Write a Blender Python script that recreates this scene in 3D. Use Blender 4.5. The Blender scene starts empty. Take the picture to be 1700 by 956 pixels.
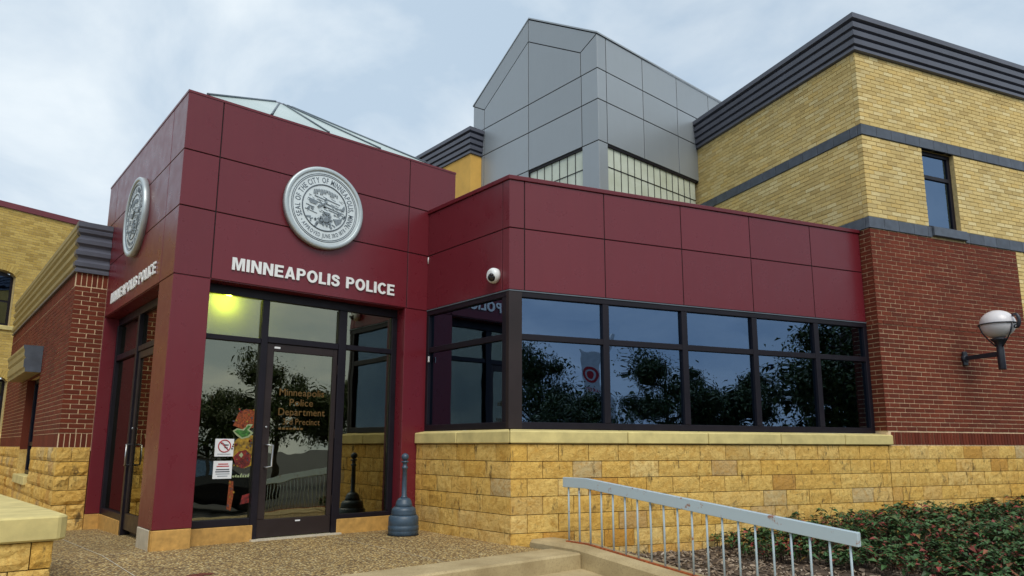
import bpy, math, random
from mathutils import Vector, Matrix, noise
random.seed(7)
R = math.radians
scene = bpy.context.scene
COL = scene.collection

# ------------------------------------------------------------------ camera
cam_d = bpy.data.cameras.new('camera'); cam = bpy.data.objects.new('camera', cam_d); COL.objects.link(cam)
cam_d.sensor_width = 36.0; cam_d.lens = 1156.76/1700*36; cam_d.shift_y = (544.0-478.0)/1700
cam_d.clip_start = 0.05; cam_d.clip_end = 2000
cam.matrix_world = (Matrix.Translation((-1.978, -7.904, 1.05)) @ Matrix.Rotation(R(-40.5916), 4, 'Z')
                    @ Matrix.Rotation(R(90+9.6916), 4, 'X') @ Matrix.Rotation(R(0.131), 4, 'Z'))
scene.camera = cam
CAMP = Vector((-1.978, -7.904, 1.05))

# ------------------------------------------------------------------ world, sun, exposure
SUN_DIR = Vector((-0.35, -0.72, 1.0)).normalized()
world = bpy.data.worlds.new('World'); scene.world = world; world.use_nodes = True
nt = world.node_tree; nt.nodes.clear()
def N(t, typ, **kw):
    n = t.nodes.new(typ)
    for k, v in kw.items(): setattr(n, k, v)
    return n
out = N(nt, 'ShaderNodeOutputWorld'); bg = N(nt, 'ShaderNodeBackground')
sky = N(nt, 'ShaderNodeTexSky', sky_type='NISHITA', sun_disc=False)
sky.sun_elevation = math.asin(SUN_DIR.z); sky.sun_rotation = math.atan2(SUN_DIR.x, SUN_DIR.y)
sky.air_density = 1.0; sky.dust_density = 2.0
tc = N(nt, 'ShaderNodeTexCoord'); sep = N(nt, 'ShaderNodeSeparateXYZ')
nt.links.new(tc.outputs['Generated'], sep.inputs[0])
zc = N(nt, 'ShaderNodeMath', operation='MAXIMUM'); nt.links.new(sep.outputs['Z'], zc.inputs[0]); zc.inputs[1].default_value = 0.0
za = N(nt, 'ShaderNodeMath', operation='ADD'); nt.links.new(zc.outputs[0], za.inputs[0]); za.inputs[1].default_value = 0.35
dv = N(nt, 'ShaderNodeVectorMath', operation='DIVIDE'); cmb = N(nt, 'ShaderNodeCombineXYZ')
nt.links.new(tc.outputs['Generated'], dv.inputs[0])
for i in range(3): nt.links.new(za.outputs[0], cmb.inputs[i])
nt.links.new(cmb.outputs[0], dv.inputs[1])
n1 = N(nt, 'ShaderNodeTexNoise'); n1.inputs['Scale'].default_value = 2.3; n1.inputs['Detail'].default_value = 7; n1.inputs['Roughness'].default_value = 0.55; n1.inputs['Distortion'].default_value = 0.35
nt.links.new(dv.outputs[0], n1.inputs['Vector'])
cr = N(nt, 'ShaderNodeValToRGB'); e = cr.color_ramp.elements
e[0].position = 0.38; e[0].color = (4.5, 5.6, 6.75, 1); e[1].position = 0.63; e[1].color = (7.3, 8.0, 8.5, 1)
nt.links.new(n1.outputs['Fac'], cr.inputs[0])
n2 = N(nt, 'ShaderNodeTexNoise'); n2.inputs['Scale'].default_value = 0.9; n2.inputs['Detail'].default_value = 4
nt.links.new(dv.outputs[0], n2.inputs['Vector'])
mr = N(nt, 'ShaderNodeMapRange'); mr.inputs['From Min'].default_value = 0.3; mr.inputs['From Max'].default_value = 0.7
mr.inputs['To Min'].default_value = 0.80; mr.inputs['To Max'].default_value = 0.96
nt.links.new(n2.outputs['Fac'], mr.inputs['Value'])
mx = N(nt, 'ShaderNodeMix', data_type='RGBA'); nt.links.new(mr.outputs[0], mx.inputs['Factor'])
nt.links.new(sky.outputs[0], mx.inputs['A']); nt.links.new(cr.outputs[0], mx.inputs['B'])
nt.links.new(mx.outputs['Result'], bg.inputs[0]); bg.inputs[1].default_value = 0.083
nt.links.new(bg.outputs[0], out.inputs[0])
sun_d = bpy.data.lights.new('sun', 'SUN'); sun_d.energy = 1.5; sun_d.angle = R(35); sun_d.color = (1.0, 0.95, 0.87)
sun = bpy.data.objects.new('sun', sun_d); COL.objects.link(sun)
sun.rotation_euler = (-SUN_DIR).to_track_quat('-Z', 'Y').to_euler(); sun.location = (0, -20, 30)
vs = scene.view_settings
vs.view_transform = 'Standard'; vs.look = 'None'; vs.gamma = 1; vs.exposure = 0.55; vs.use_curve_mapping = False
scene.cycles.max_bounces = 10; scene.cycles.transparent_max_bounces = 16; scene.cycles.glossy_bounces = 6
scene.cycles.caustics_reflective = False; scene.cycles.caustics_refractive = False

# ------------------------------------------------------------------ frames
DA = R(18.3676); ca, sa = math.cos(DA), math.sin(DA)
def mw(mx_, my_, z=0.0): return Vector((mx_*ca + my_*sa, -mx_*sa + my_*ca, z))   # main building frame -> world
def wm(x, y): return (x*ca - y*sa, x*sa + y*ca)

# ------------------------------------------------------------------ materials
MATS = {}
def srgb(r, g, b):
    f = lambda c: (c/255/12.92 if c/255 <= .04045 else ((c/255+.055)/1.055)**2.4)
    return (f(r), f(g), f(b))
def rand_node(t):
    """random number 0..1 for each object and each mesh island"""
    oi = N(t, 'ShaderNodeObjectInfo'); ge = N(t, 'ShaderNodeNewGeometry')
    a = N(t, 'ShaderNodeMath', operation='ADD'); f = N(t, 'ShaderNodeMath', operation='FRACT')
    t.links.new(oi.outputs['Random'], a.inputs[0]); t.links.new(ge.outputs['Random Per Island'], a.inputs[1]); t.links.new(a.outputs[0], f.inputs[0])
    return f.outputs[0]
def ramp(t, inp, stops, interp='LINEAR'):
    c = N(t, 'ShaderNodeValToRGB'); c.color_ramp.interpolation = interp
    el = c.color_ramp.elements
    while len(el) < len(stops): el.new(0.5)
    for q, (p, col) in zip(el, stops): q.position = p; q.color = (*col, 1)
    t.links.new(inp, c.inputs[0]); return c.outputs[0]
def mixc(t, fac, a, b, mode='MIX'):
    m = N(t, 'ShaderNodeMix', data_type='RGBA', blend_type=mode)
    if isinstance(fac, (int, float)): m.inputs['Factor'].default_value = fac
    else: t.links.new(fac, m.inputs['Factor'])
    for s, v in (('A', a), ('B', b)):
        if isinstance(v, tuple): m.inputs[s].default_value = (*v, 1)
        else: t.links.new(v, m.inputs[s])
    return m.outputs['Result']
def nz(t, scale, detail=4, rough=0.55, coord='Object', vec=None, dist=0):
    n = N(t, 'ShaderNodeTexNoise'); n.inputs['Scale'].default_value = scale; n.inputs['Detail'].default_value = detail
    n.inputs['Roughness'].default_value = rough; n.inputs['Distortion'].default_value = dist
    if vec is None:
        if coord == 'World':
            g = N(t, 'ShaderNodeNewGeometry'); vec = g.outputs['Position']
        else: vec = N(t, 'ShaderNodeTexCoord').outputs[coord]
    t.links.new(vec, n.inputs['Vector']); return n.outputs['Fac']
def mrange(t, v, a, b, c, d):
    m = N(t, 'ShaderNodeMapRange'); t.links.new(v, m.inputs['Value'])
    for k, x in zip(('From Min', 'From Max', 'To Min', 'To Max'), (a, b, c, d)): m.inputs[k].default_value = x
    return m.outputs[0]
def newmat(name):
    m = bpy.data.materials.new(name); m.use_nodes = True; t = m.node_tree; t.nodes.clear()
    o = N(t, 'ShaderNodeOutputMaterial'); b = N(t, 'ShaderNodeBsdfPrincipled'); t.links.new(b.outputs[0], o.inputs[0])
    MATS[name] = m; return m, t, b, o
def setc(t, b, c):
    if isinstance(c, tuple): b.inputs['Base Color'].default_value = (*c, 1)
    else: t.links.new(c, b.inputs['Base Color'])
def bump(t, b, h, strength, dist):
    n = N(t, 'ShaderNodeBump'); n.inputs['Strength'].default_value = strength; n.inputs['Distance'].default_value = dist
    t.links.new(h, n.inputs['Height']); t.links.new(n.outputs[0], b.inputs['Normal'])
def simple(name, col, rough=0.5, metal=0.0, var=0.12, vscale=3.0, bumps=None, spec=0.5, rnd=0.0):
    m, t, b, o = newmat(name)
    n = nz(t, vscale, 5, coord='World')
    c = mixc(t, mrange(t, n, .3, .7, 0, 1), tuple(x*(1-var) for x in col), tuple(min(1, x*(1+var)) for x in col))
    if rnd:
        r = rand_node(t); c = mixc(t, 1.0, c, ramp(t, r, [(0, (1-rnd,)*3), (1, (1+rnd,)*3)]), 'MULTIPLY')
    setc(t, b, c); b.inputs['Metallic'].default_value = metal; b.inputs['Specular IOR Level'].default_value = spec
    t.links.new(mrange(t, nz(t, vscale*4, 4, coord='World'), .3, .7, max(.02, rough-.06), min(1, rough+.06)), b.inputs['Roughness'])
    if bumps: bump(t, b, nz(t, bumps[0], 5, coord='World'), bumps[1], bumps[2])
    return m

def panel_mat(name, col, rough, streak, metal=0.0, coat=0.0):
    m, t, b, o = newmat(name)
    g = N(t, 'ShaderNodeNewGeometry'); mp = N(t, 'ShaderNodeMapping'); mp.inputs['Scale'].default_value = (14, 14, 0.8)
    t.links.new(g.outputs['Position'], mp.inputs['Vector'])
    s = nz(t, 1.0, 4, .6, vec=mp.outputs[0]); w = nz(t, .7, 3, coord='World')
    c = mixc(t, mrange(t, s, .45, .8, 0, streak), col, tuple(x*.62 for x in col))
    c = mixc(t, mrange(t, w, .3, .7, 0, .10), c, tuple(min(1, x*1.2+.004) for x in col))
    r = rand_node(t); c = mixc(t, 1.0, c, ramp(t, r, [(0, (.94,)*3), (1, (1.05,)*3)]), 'MULTIPLY')
    setc(t, b, c); b.inputs['Metallic'].default_value = metal
    t.links.new(mrange(t, nz(t, 5, 4, coord='World'), .3, .7, rough-.05, rough+.07), b.inputs['Roughness'])
    bump(t, b, nz(t, 1.6, 2, coord='World'), .05, .02)
    return m
panel_mat('maroon', (0.138, 0.0140, 0.0225), .30, .2)
panel_mat('grey_panel', (0.31, 0.345, 0.37), .36, .06, metal=.2)
simple('gap', (0.012, 0.012, 0.014), .9, var=.1)
simple('dark_frame', (0.010, 0.008, 0.013), .4, var=.15, spec=.28)
simple('door_metal', (0.024, 0.016, 0.016), .38, var=.15, spec=.35)
simple('slate', (0.072, 0.088, 0.115), .5, var=.22, vscale=9, rnd=.16, bumps=(60, .2, .004))
simple('cornice', (0.088, 0.094, 0.122), .36, var=.12, vscale=2)
simple('cornice_tan', (0.30, 0.245, 0.115), .45, var=.12, vscale=2)
simple('red_coping', (0.16, 0.03, 0.04), .45)
simple('limestone_cap', (0.60, 0.50, 0.205), .8, var=.16, vscale=6, rnd=.05, bumps=(90, .25, .004))
simple('base_stone', (0.50, 0.285, 0.075), .6, var=.22, vscale=14, rnd=.06, bumps=(120, .2, .003))
simple('pale_stone', (0.52, 0.47, 0.36), .7, var=.1, vscale=10)
simple('mortar_red', (0.70, 0.53, 0.33), .9, var=.15, vscale=20)
simple('mortar_yellow', (0.56, 0.44, 0.21), .9, var=.2, vscale=20)
simple('mortar_stone', (0.10, 0.055, 0.018), .95, var=.3, vscale=12)
simple('stucco', (0.66, 0.39, 0.085), .85, var=.12, vscale=3, bumps=(150, .3, .004))
simple('aluminium', (0.66, 0.73, 0.75), .42, metal=.15, var=.06, vscale=8)
simple('aluminium_dark', (0.13, 0.16, 0.19), .5, metal=.2, var=.1)
simple('aluminium_rim', (0.46, 0.52, 0.54), .4, metal=.35, var=.08)
simple('aluminium_mid', (0.20, 0.24, 0.27), .5, metal=.2, var=.3, vscale=30)
simple('letter_white', (0.78, 0.80, 0.80), .4, var=.05)
simple('white_plastic', (0.75, 0.78, 0.78), .3, var=.03)
simple('black_plastic', (0.012, 0.012, 0.014), .2, var=.05)
simple('blue_plastic', (0.040, 0.072, 0.110), .42, var=.18, vscale=10)
simple('iron', (0.020, 0.022, 0.032), .4, var=.2, vscale=15)
simple('steel', (0.45, 0.46, 0.47), .3, metal=.9, var=.1)
simple('interior_wall', (0.20, 0.165, 0.10), .8)
simple('interior_pale', (0.42, 0.42, 0.36), .8)
simple('interior_dark', (0.035, 0.036, 0.042), .8)
simple('interior_floor', (0.10, 0.075, 0.05), .6)
simple('blind', (0.16, 0.23, 0.25), .7)
simple('asphalt', (0.055, 0.055, 0.058), .9, var=.2, vscale=2, bumps=(80, .4, .01))
simple('car_paint', (0.012, 0.012, 0.014), .15)
simple('tyre', (0.012, 0.012, 0.012), .8)
simple('sign_white', (0.75, 0.75, 0.73), .5)
simple('sign_red', (0.55, 0.012, 0.02), .45)
simple('bark', (0.055, 0.036, 0.022), .9, var=.3, vscale=12, bumps=(30, .6, .02))
simple('paper', (0.72, 0.74, 0.76), .7, var=.02)
simple('ink_red', (0.45, 0.04, 0.05), .6); simple('ink_dark', (0.05, 0.05, 0.07), .6); simple('ink_grey', (0.33, 0.36, 0.40), .6)
simple('gold_leaf', (0.13, 0.070, 0.014), .4, metal=.2)
simple('decal_orange', (0.2, 0.04, 0.006), .5, var=.9, vscale=60); simple('decal_yellow', (0.22, 0.13, 0.01), .5, var=.9, vscale=25)
simple('decal_green', (0.03, 0.12, 0.018), .5, var=.9, vscale=30); simple('decal_red', (0.14, 0.01, 0.008), .5, var=.9, vscale=35); simple('decal_pale', (0.28, 0.34, 0.18), .5)
simple('stain', (0.12, 0.022, 0.010), .8, var=.5, vscale=30)
simple('rubber', (0.01, 0.01, 0.01), .9)

# bricks
def brick_mat(name, stops, dark, rough=.85):
    m, t, b, o = newmat(name)
    c = ramp(t, rand_node(t), stops)
    n = nz(t, 45, 5, .6, coord='World'); c = mixc(t, mrange(t, n, .35, .75, 0, .55), c, dark)
    w = nz(t, .8, 4, coord='World'); c = mixc(t, 1.0, c, ramp(t, w, [(.3, (.86,)*3), (.7, (1.1,)*3)]), 'MULTIPLY')
    setc(t, b, c); b.inputs['Roughness'].default_value = rough; b.inputs['Specular IOR Level'].default_value = .3
    bump(t, b, nz(t, 120, 4, coord='World'), .35, .004)
brick_mat('red_brick', [(0, (.115, .022, .010)), (.35, (.150, .028, .012)), (.75, (.182, .036, .015)), (1, (.130, .029, .014))], (.098, .018, .009))
brick_mat('yellow_brick', [(0, (.53, .39, .155)), (.18, (.66, .50, .20)), (.45, (.75, .59, .26)), (.66, (.71, .51, .18)), (.84, (.82, .69, .36)), (1, (.60, .46, .20))], (.52, .37, .14))
brick_mat('far_brick', [(0, (.42, .29, .08)), (.3, (.60, .42, .11)), (.6, (.70, .52, .16)), (1, (.50, .35, .10))], (.34, .22, .06))
# rock-faced stone
m, t, b, o = newmat('stone')
rn = rand_node(t)
c = ramp(t, rn, [(0, (.72, .46, .12)), (.3, (.79, .54, .165)), (.55, (.74, .45, .10)), (.75, (.82, .60, .23)), (.9, (.56, .28, .05)), (.955, (.60, .47, .24)), (1, (.66, .43, .125))])
n = nz(t, 9, 6, .65, coord='World', dist=1.2); c = mixc(t, mrange(t, n, .42, .72, 0, .75), c, (.52, .26, .04))
n = nz(t, 26, 5, .7, coord='World'); c = mixc(t, mrange(t, n, .52, .72, 0, .7), c, (.34, .17, .035))
g = N(t, 'ShaderNodeNewGeometry'); mp = N(t, 'ShaderNodeMapping'); mp.inputs['Scale'].default_value = (9, 9, 3.2); t.links.new(g.outputs['Position'], mp.inputs['Vector'])
s = nz(t, 1.0, 6, .7, vec=mp.outputs[0]); c = mixc(t, mrange(t, s, .585, .68, 0, .85), c, (.085, .06, .03))
n = nz(t, 2.3, 7, .75, coord='World', dist=.6); c = mixc(t, mrange(t, n, .605, .70, 0, .8), c, (.09, .07, .04))
setc(t, b, c); b.inputs['Roughness'].default_value = .88; b.inputs['Specular IOR Level'].default_value = .25
bump(t, b, nz(t, 38, 6, .7, coord='World', dist=.8), .9, .020)
# exposed aggregate paving
m, t, b, o = newmat('aggregate')
g = N(t, 'ShaderNodeNewGeometry'); vo = N(t, 'ShaderNodeTexVoronoi'); vo.inputs['Scale'].default_value = 48; vo.inputs['Randomness'].default_value = 1
t.links.new(g.outputs['Position'], vo.inputs['Vector'])
sc = N(t, 'ShaderNodeSeparateColor'); t.links.new(vo.outputs['Color'], sc.inputs[0])
c = ramp(t, sc.outputs[0], [(0, (.11, .06, .018)), (.22, (.31, .19, .060)), (.5, (.54, .36, .12)), (.75, (.70, .51, .195)), (.92, (.86, .72, .38)), (1, (.20, .13, .045))], 'LINEAR')
ed = mrange(t, vo.outputs['Distance'], .25, .62, 0, .85); c = mixc(t, ed, c, (.11, .07, .035))
w = nz(t, .9, 4, coord='World'); c = mixc(t, 1.0, c, ramp(t, w, [(.3, (.78,)*3), (.7, (1.14,)*3)]), 'MULTIPLY')
w = nz(t, 3.1, 6, .7, coord='World', dist=.5); c = mixc(t, mrange(t, w, .60, .72, 0, .55), c, (.09, .065, .04))
setc(t, b, c); b.inputs['Roughness'].default_value = .75
inv = N(t, 'ShaderNodeMath', operation='SUBTRACT'); inv.inputs[0].default_value = 1; t.links.new(vo.outputs['Distance'], inv.inputs[1])
bump(t, b, inv.outputs[0], .8, .006)
# concrete
m, t, b, o = newmat('concrete')
n = nz(t, 2.2, 6, .6, coord='World'); c = mixc(t, mrange(t, n, .35, .65, 0, 1), (.33, .25, .125), (.48, .38, .205))
n = nz(t, 55, 5, .7, coord='World'); c = mixc(t, mrange(t, n, .5, .75, 0, .6), c, (.19, .13, .065))
setc(t, b, c); b.inputs['Roughness'].default_value = .9; bump(t, b, nz(t, 90, 5, .7, coord='World'), .5, .006)
# painted rail with rust
m, t, b, o = newmat('rail_paint')
n = nz(t, 9, 6, .7, coord='World'); g = N(t, 'ShaderNodeNewGeometry')
c = mixc(t, mrange(t, n, .61, .67, 0, 1), (.40, .50, .56), (.26, .09, .03)); c = mixc(t, mrange(t, nz(t, 3, 4, coord='World'), .3, .7, 0, .3), c, (.42, .48, .50))
setc(t, b, c); b.inputs['Roughness'].default_value = .5
simple('rust', (0.32, 0.078, 0.018), .85, var=.4, vscale=25, bumps=(120, .5, .004))
# glass: part mirror, part dark tint
def glass_mat(name, tint, refl, f0, f1):
    m = bpy.data.materials.new(name); m.use_nodes = True; t = m.node_tree; t.nodes.clear(); MATS[name] = m
    o = N(t, 'ShaderNodeOutputMaterial'); tr = N(t, 'ShaderNodeBsdfTransparent'); gl = N(t, 'ShaderNodeBsdfGlossy'); ms = N(t, 'ShaderNodeMixShader')
    tr.inputs[0].default_value = (*tint, 1); gl.inputs['Color'].default_value = (*refl, 1); gl.inputs['Roughness'].default_value = .004
    fr = N(t, 'ShaderNodeFresnel'); fr.inputs[0].default_value = 1.5
    t.links.new(mrange(t, fr.outputs[0], .04, 1, f0, f1), ms.inputs[0])
    bp = N(t, 'ShaderNodeBump'); bp.inputs['Strength'].default_value = .06; bp.inputs['Distance'].default_value = .05
    t.links.new(nz(t, 1.4, 2, coord='World'), bp.inputs['Height']); t.links.new(bp.outputs[0], gl.inputs['Normal'])
    t.links.new(tr.outputs[0], ms.inputs[1]); t.links.new(gl.outputs[0], ms.inputs[2]); t.links.new(ms.outputs[0], o.inputs[0])
glass_mat('bay_glass', (.16, .18, .22), (.40, .60, .92), .26, 1.0)
glass_mat('lobby_glass', (.46, .46, .37), (.80, .78, .60), .27, 1.0)
glass_mat('clear_glass', (.75, .78, .74), (.9, .95, .95), .12, 1.0)
# translucent glazing (clerestory, skylight)
m, t, b, o = newmat('frosted'); n = nz(t, 2.2, 4, coord='World')
setc(t, b, mixc(t, mrange(t, n, .3, .7, 0, 1), (.50, .55, .43), (.66, .72, .62))); b.inputs['Roughness'].default_value = .22
m, t, b, o = newmat('skylight_glass'); n = nz(t, 1.2, 4, coord='World')
setc(t, b, mixc(t, mrange(t, n, .3, .7, 0, 1), (.36, .45, .43), (.46, .54, .52))); b.inputs['Roughness'].default_value = .3
m, t, b, o = newmat('globe'); setc(t, b, (.74, .72, .74)); b.inputs['Roughness'].default_value = .28; b.inputs['Transmission Weight'].default_value = .12; b.inputs['Subsurface Weight'].default_value = .0
m, t, b, o = newmat('lamp_glow'); setc(t, b, (.9, .9, .3)); b.inputs['Emission Color'].default_value = (.85, .9, .10, 1); b.inputs['Emission Strength'].default_value = 6
# foliage
def leaf_mat(name, stops):
    m, t, b, o = newmat(name); setc(t, b, ramp(t, rand_node(t), stops)); b.inputs['Roughness'].default_value = .5
    b.inputs['Specular IOR Level'].default_value = .35
leaf_mat('shrub_leaf', [(0, (.022, .056, .016)), (.35, (.040, .098, .027)), (.6, (.058, .130, .042)), (.78, (.070, .135, .042)), (.84, (.15, .035, .022)), (.96, (.26, .040, .035)), (1, (.16, .19, .04))])
leaf_mat('tree_leaf', [(0, (.035, .060, .018)), (.5, (.065, .10, .026)), (1, (.11, .14, .035))])
leaf_mat('mulch_chip', [(0, (.055, .038, .026)), (.4, (.15, .105, .07)), (.8, (.28, .21, .145)), (1, (.46, .38, .29))])
simple('soil', (.075, .050, .032), .95, var=.4, vscale=10, bumps=(40, .8, .02))

# ------------------------------------------------------------------ mesh helpers
class MB:
    def __init__(s): s.v = []; s.f = []; s.sm = set()
    def quad(s, *p):
        k = len(s.v); s.v += [tuple(q) for q in p]; s.f.append(tuple(range(k, k+len(p)))); return s
    def hexa(s, b, t):
        k = len(s.v); n = len(b); s.v += [tuple(q) for q in b] + [tuple(q) for q in t]
        s.f.append(tuple(k+n-1-i for i in range(n))); s.f.append(tuple(k+n+i for i in range(n)))
        for i in range(n): j = (i+1) % n; s.f.append((k+i, k+j, k+n+j, k+n+i))
        return s
    def box(s, x0, x1, y0, y1, z0, z1, W=None):
        x0, x1 = min(x0, x1), max(x0, x1); y0, y1 = min(y0, y1), max(y0, y1); z0, z1 = min(z0, z1), max(z0, z1)
        W = W or (lambda a, b, c: (a, b, c))
        return s.hexa([W(x0, y0, z0), W(x1, y0, z0), W(x1, y1, z0), W(x0, y1, z0)], [W(x0, y0, z1), W(x1, y0, z1), W(x1, y1, z1), W(x0, y1, z1)])
    def prism(s, poly, z0, z1): return s.hexa([(x, y, z0) for x, y in poly], [(x, y, z1) for x, y in poly])
    def plate(s, poly, W, d0, d1):
        """polygon in wall coordinates (s,z), between depths d0 (front) and d1"""
        return s.hexa([W(a, d0, z) for a, z in poly][::-1], [W(a, d1, z) for a, z in poly][::-1])
    def lathe(s, prof, c=(0, 0, 0), n=24, M=None):
        k = len(s.v); c = Vector(c)
        for r, z in prof:
            for i in range(n):
                a = 2*math.pi*i/n; p = Vector((r*math.cos(a), r*math.sin(a), z))
                if M: p = M @ p
                s.v.append(tuple(p+c))
        for j in range(len(prof)-1):
            for i in range(n):
                q = (i+1) % n; s.sm.add(len(s.f)); s.f.append((k+j*n+i, k+j*n+q, k+(j+1)*n+q, k+(j+1)*n+i))
        s.f.append(tuple(k+i for i in range(n))[::-1]); s.f.append(tuple(k+(len(prof)-1)*n+i for i in range(n)))
        return s
    def tube(s, pts, r, n=8, closed=False):
        pts = [Vector(p) for p in pts]; rr = r if isinstance(r, (list, tuple)) else [r]*len(pts); k = len(s.v); up = None
        for i, p in enumerate(pts):
            if closed: d = pts[(i+1) % len(pts)]-pts[i-1]
            else: d = (pts[min(i+1, len(pts)-1)]-pts[max(i-1, 0)])
            d.normalize()
            if up is None: up = d.orthogonal().normalized()
            up = (up-d*up.dot(d)).normalized(); w = d.cross(up)
            for q in range(n):
                a = 2*math.pi*q/n; s.v.append(tuple(p+(up*math.cos(a)+w*math.sin(a))*rr[i]))
        m = len(pts)
        for i in range(m if closed else m-1):
            i2 = (i+1) % m
            for q in range(n):
                q2 = (q+1) % n; s.sm.add(len(s.f)); s.f.append((k+i*n+q, k+i*n+q2, k+i2*n+q2, k+i2*n+q))
        if not closed: s.f.append(tuple(k+q for q in range(n))[::-1]); s.f.append(tuple(k+(m-1)*n+q for q in range(n)))
        return s
    def sweep(s, prof, path):
        """closed profile (out, z) swept along an open plan path; out = to the right of travel"""
        P = [Vector(p) for p in path]; k = len(s.v); m = len(prof)
        for i, p in enumerate(P):
            dirs = []
            if i > 0: dirs.append((P[i]-P[i-1]).normalized())
            if i < len(P)-1: dirs.append((P[i+1]-P[i]).normalized())
            ns = [Vector((d.y, -d.x)) for d in dirs]
            nn = ns[0] if len(ns) == 1 else (ns[0]+ns[1])/(1+ns[0].dot(ns[1]))
            for o_, z in prof: q = p+nn*o_; s.v.append((q.x, q.y, z))
        for i in range(len(P)-1):
            for j in range(m):
                j2 = (j+1) % m; s.f.append((k+i*m+j, k+i*m+j2, k+(i+1)*m+j2, k+(i+1)*m+j))
        s.f.append(tuple(k+j for j in range(m))[::-1]); s.f.append(tuple(k+(len(P)-1)*m+j for j in range(m)))
        return s
    def mesh(s, name):
        me = bpy.data.meshes.new(name); me.from_pydata(s.v, [], s.f); me.update()
        if s.sm:
            vals = [i in s.sm for i in range(len(s.f))]; me.polygons.foreach_set('use_smooth', vals)
        return me
    def build(s, name, mat, parent=None, bevel=0, fix=True):
        me = s.mesh(name)
        if fix:
            import bmesh
            bm = bmesh.new(); bm.from_mesh(me); bmesh.ops.recalc_face_normals(bm, faces=bm.faces); bm.to_mesh(me); bm.free()
        return put(name, me, mat, parent, bevel)
OFF = {}
def put(name, me, mat, parent=None, bevel=0, M=None):
    if mat and not me.materials: me.materials.append(MATS[mat])
    o = bpy.data.objects.new(name, me); COL.objects.link(o)
    if M is not None: o.matrix_basis = M
    if parent is not None:
        o.parent = parent
        if parent.name in OFF: o.matrix_parent_inverse = Matrix.Translation(-OFF[parent.name])
    if bevel:
        md = o.modifiers.new('bevel', 'BEVEL'); md.width = bevel; md.segments = 1; md.limit_method = 'ANGLE'
    return o
def tag(o, label=None, cat=None, group=None, kind=None):
    if label: o['label'] = label
    if cat: o['category'] = cat
    if group: o['group'] = group
    if kind: o['kind'] = kind
    return o
def thing(name, label, cat, loc=(0, 0, 0), main=False, group=None):
    """Empty at the thing's base; children are given in world (or main-frame) coordinates"""
    o = bpy.data.objects.new(name, None); COL.objects.link(o); o.empty_display_size = .2
    if main: o.location = mw(*loc); o.rotation_euler = (0, 0, -DA)
    else: o.location = loc
    OFF[o.name] = Vector(loc)
    return tag(o, label, cat, group)
def structure(o): o['kind'] = 'structure'; return o
def wall(px, py, ang):
    """wall frame: s along ang, d inward, z up"""
    c, s_ = math.cos(ang), math.sin(ang)
    f = lambda s, d, z: (px+s*c-d*s_, py+s*s_+d*c, z)
    f.ang = ang; f.M = lambda s, d, z: Matrix.Translation(f(s, d, z)) @ Matrix.Rotation(ang, 4, 'Z')
    return f

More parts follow.
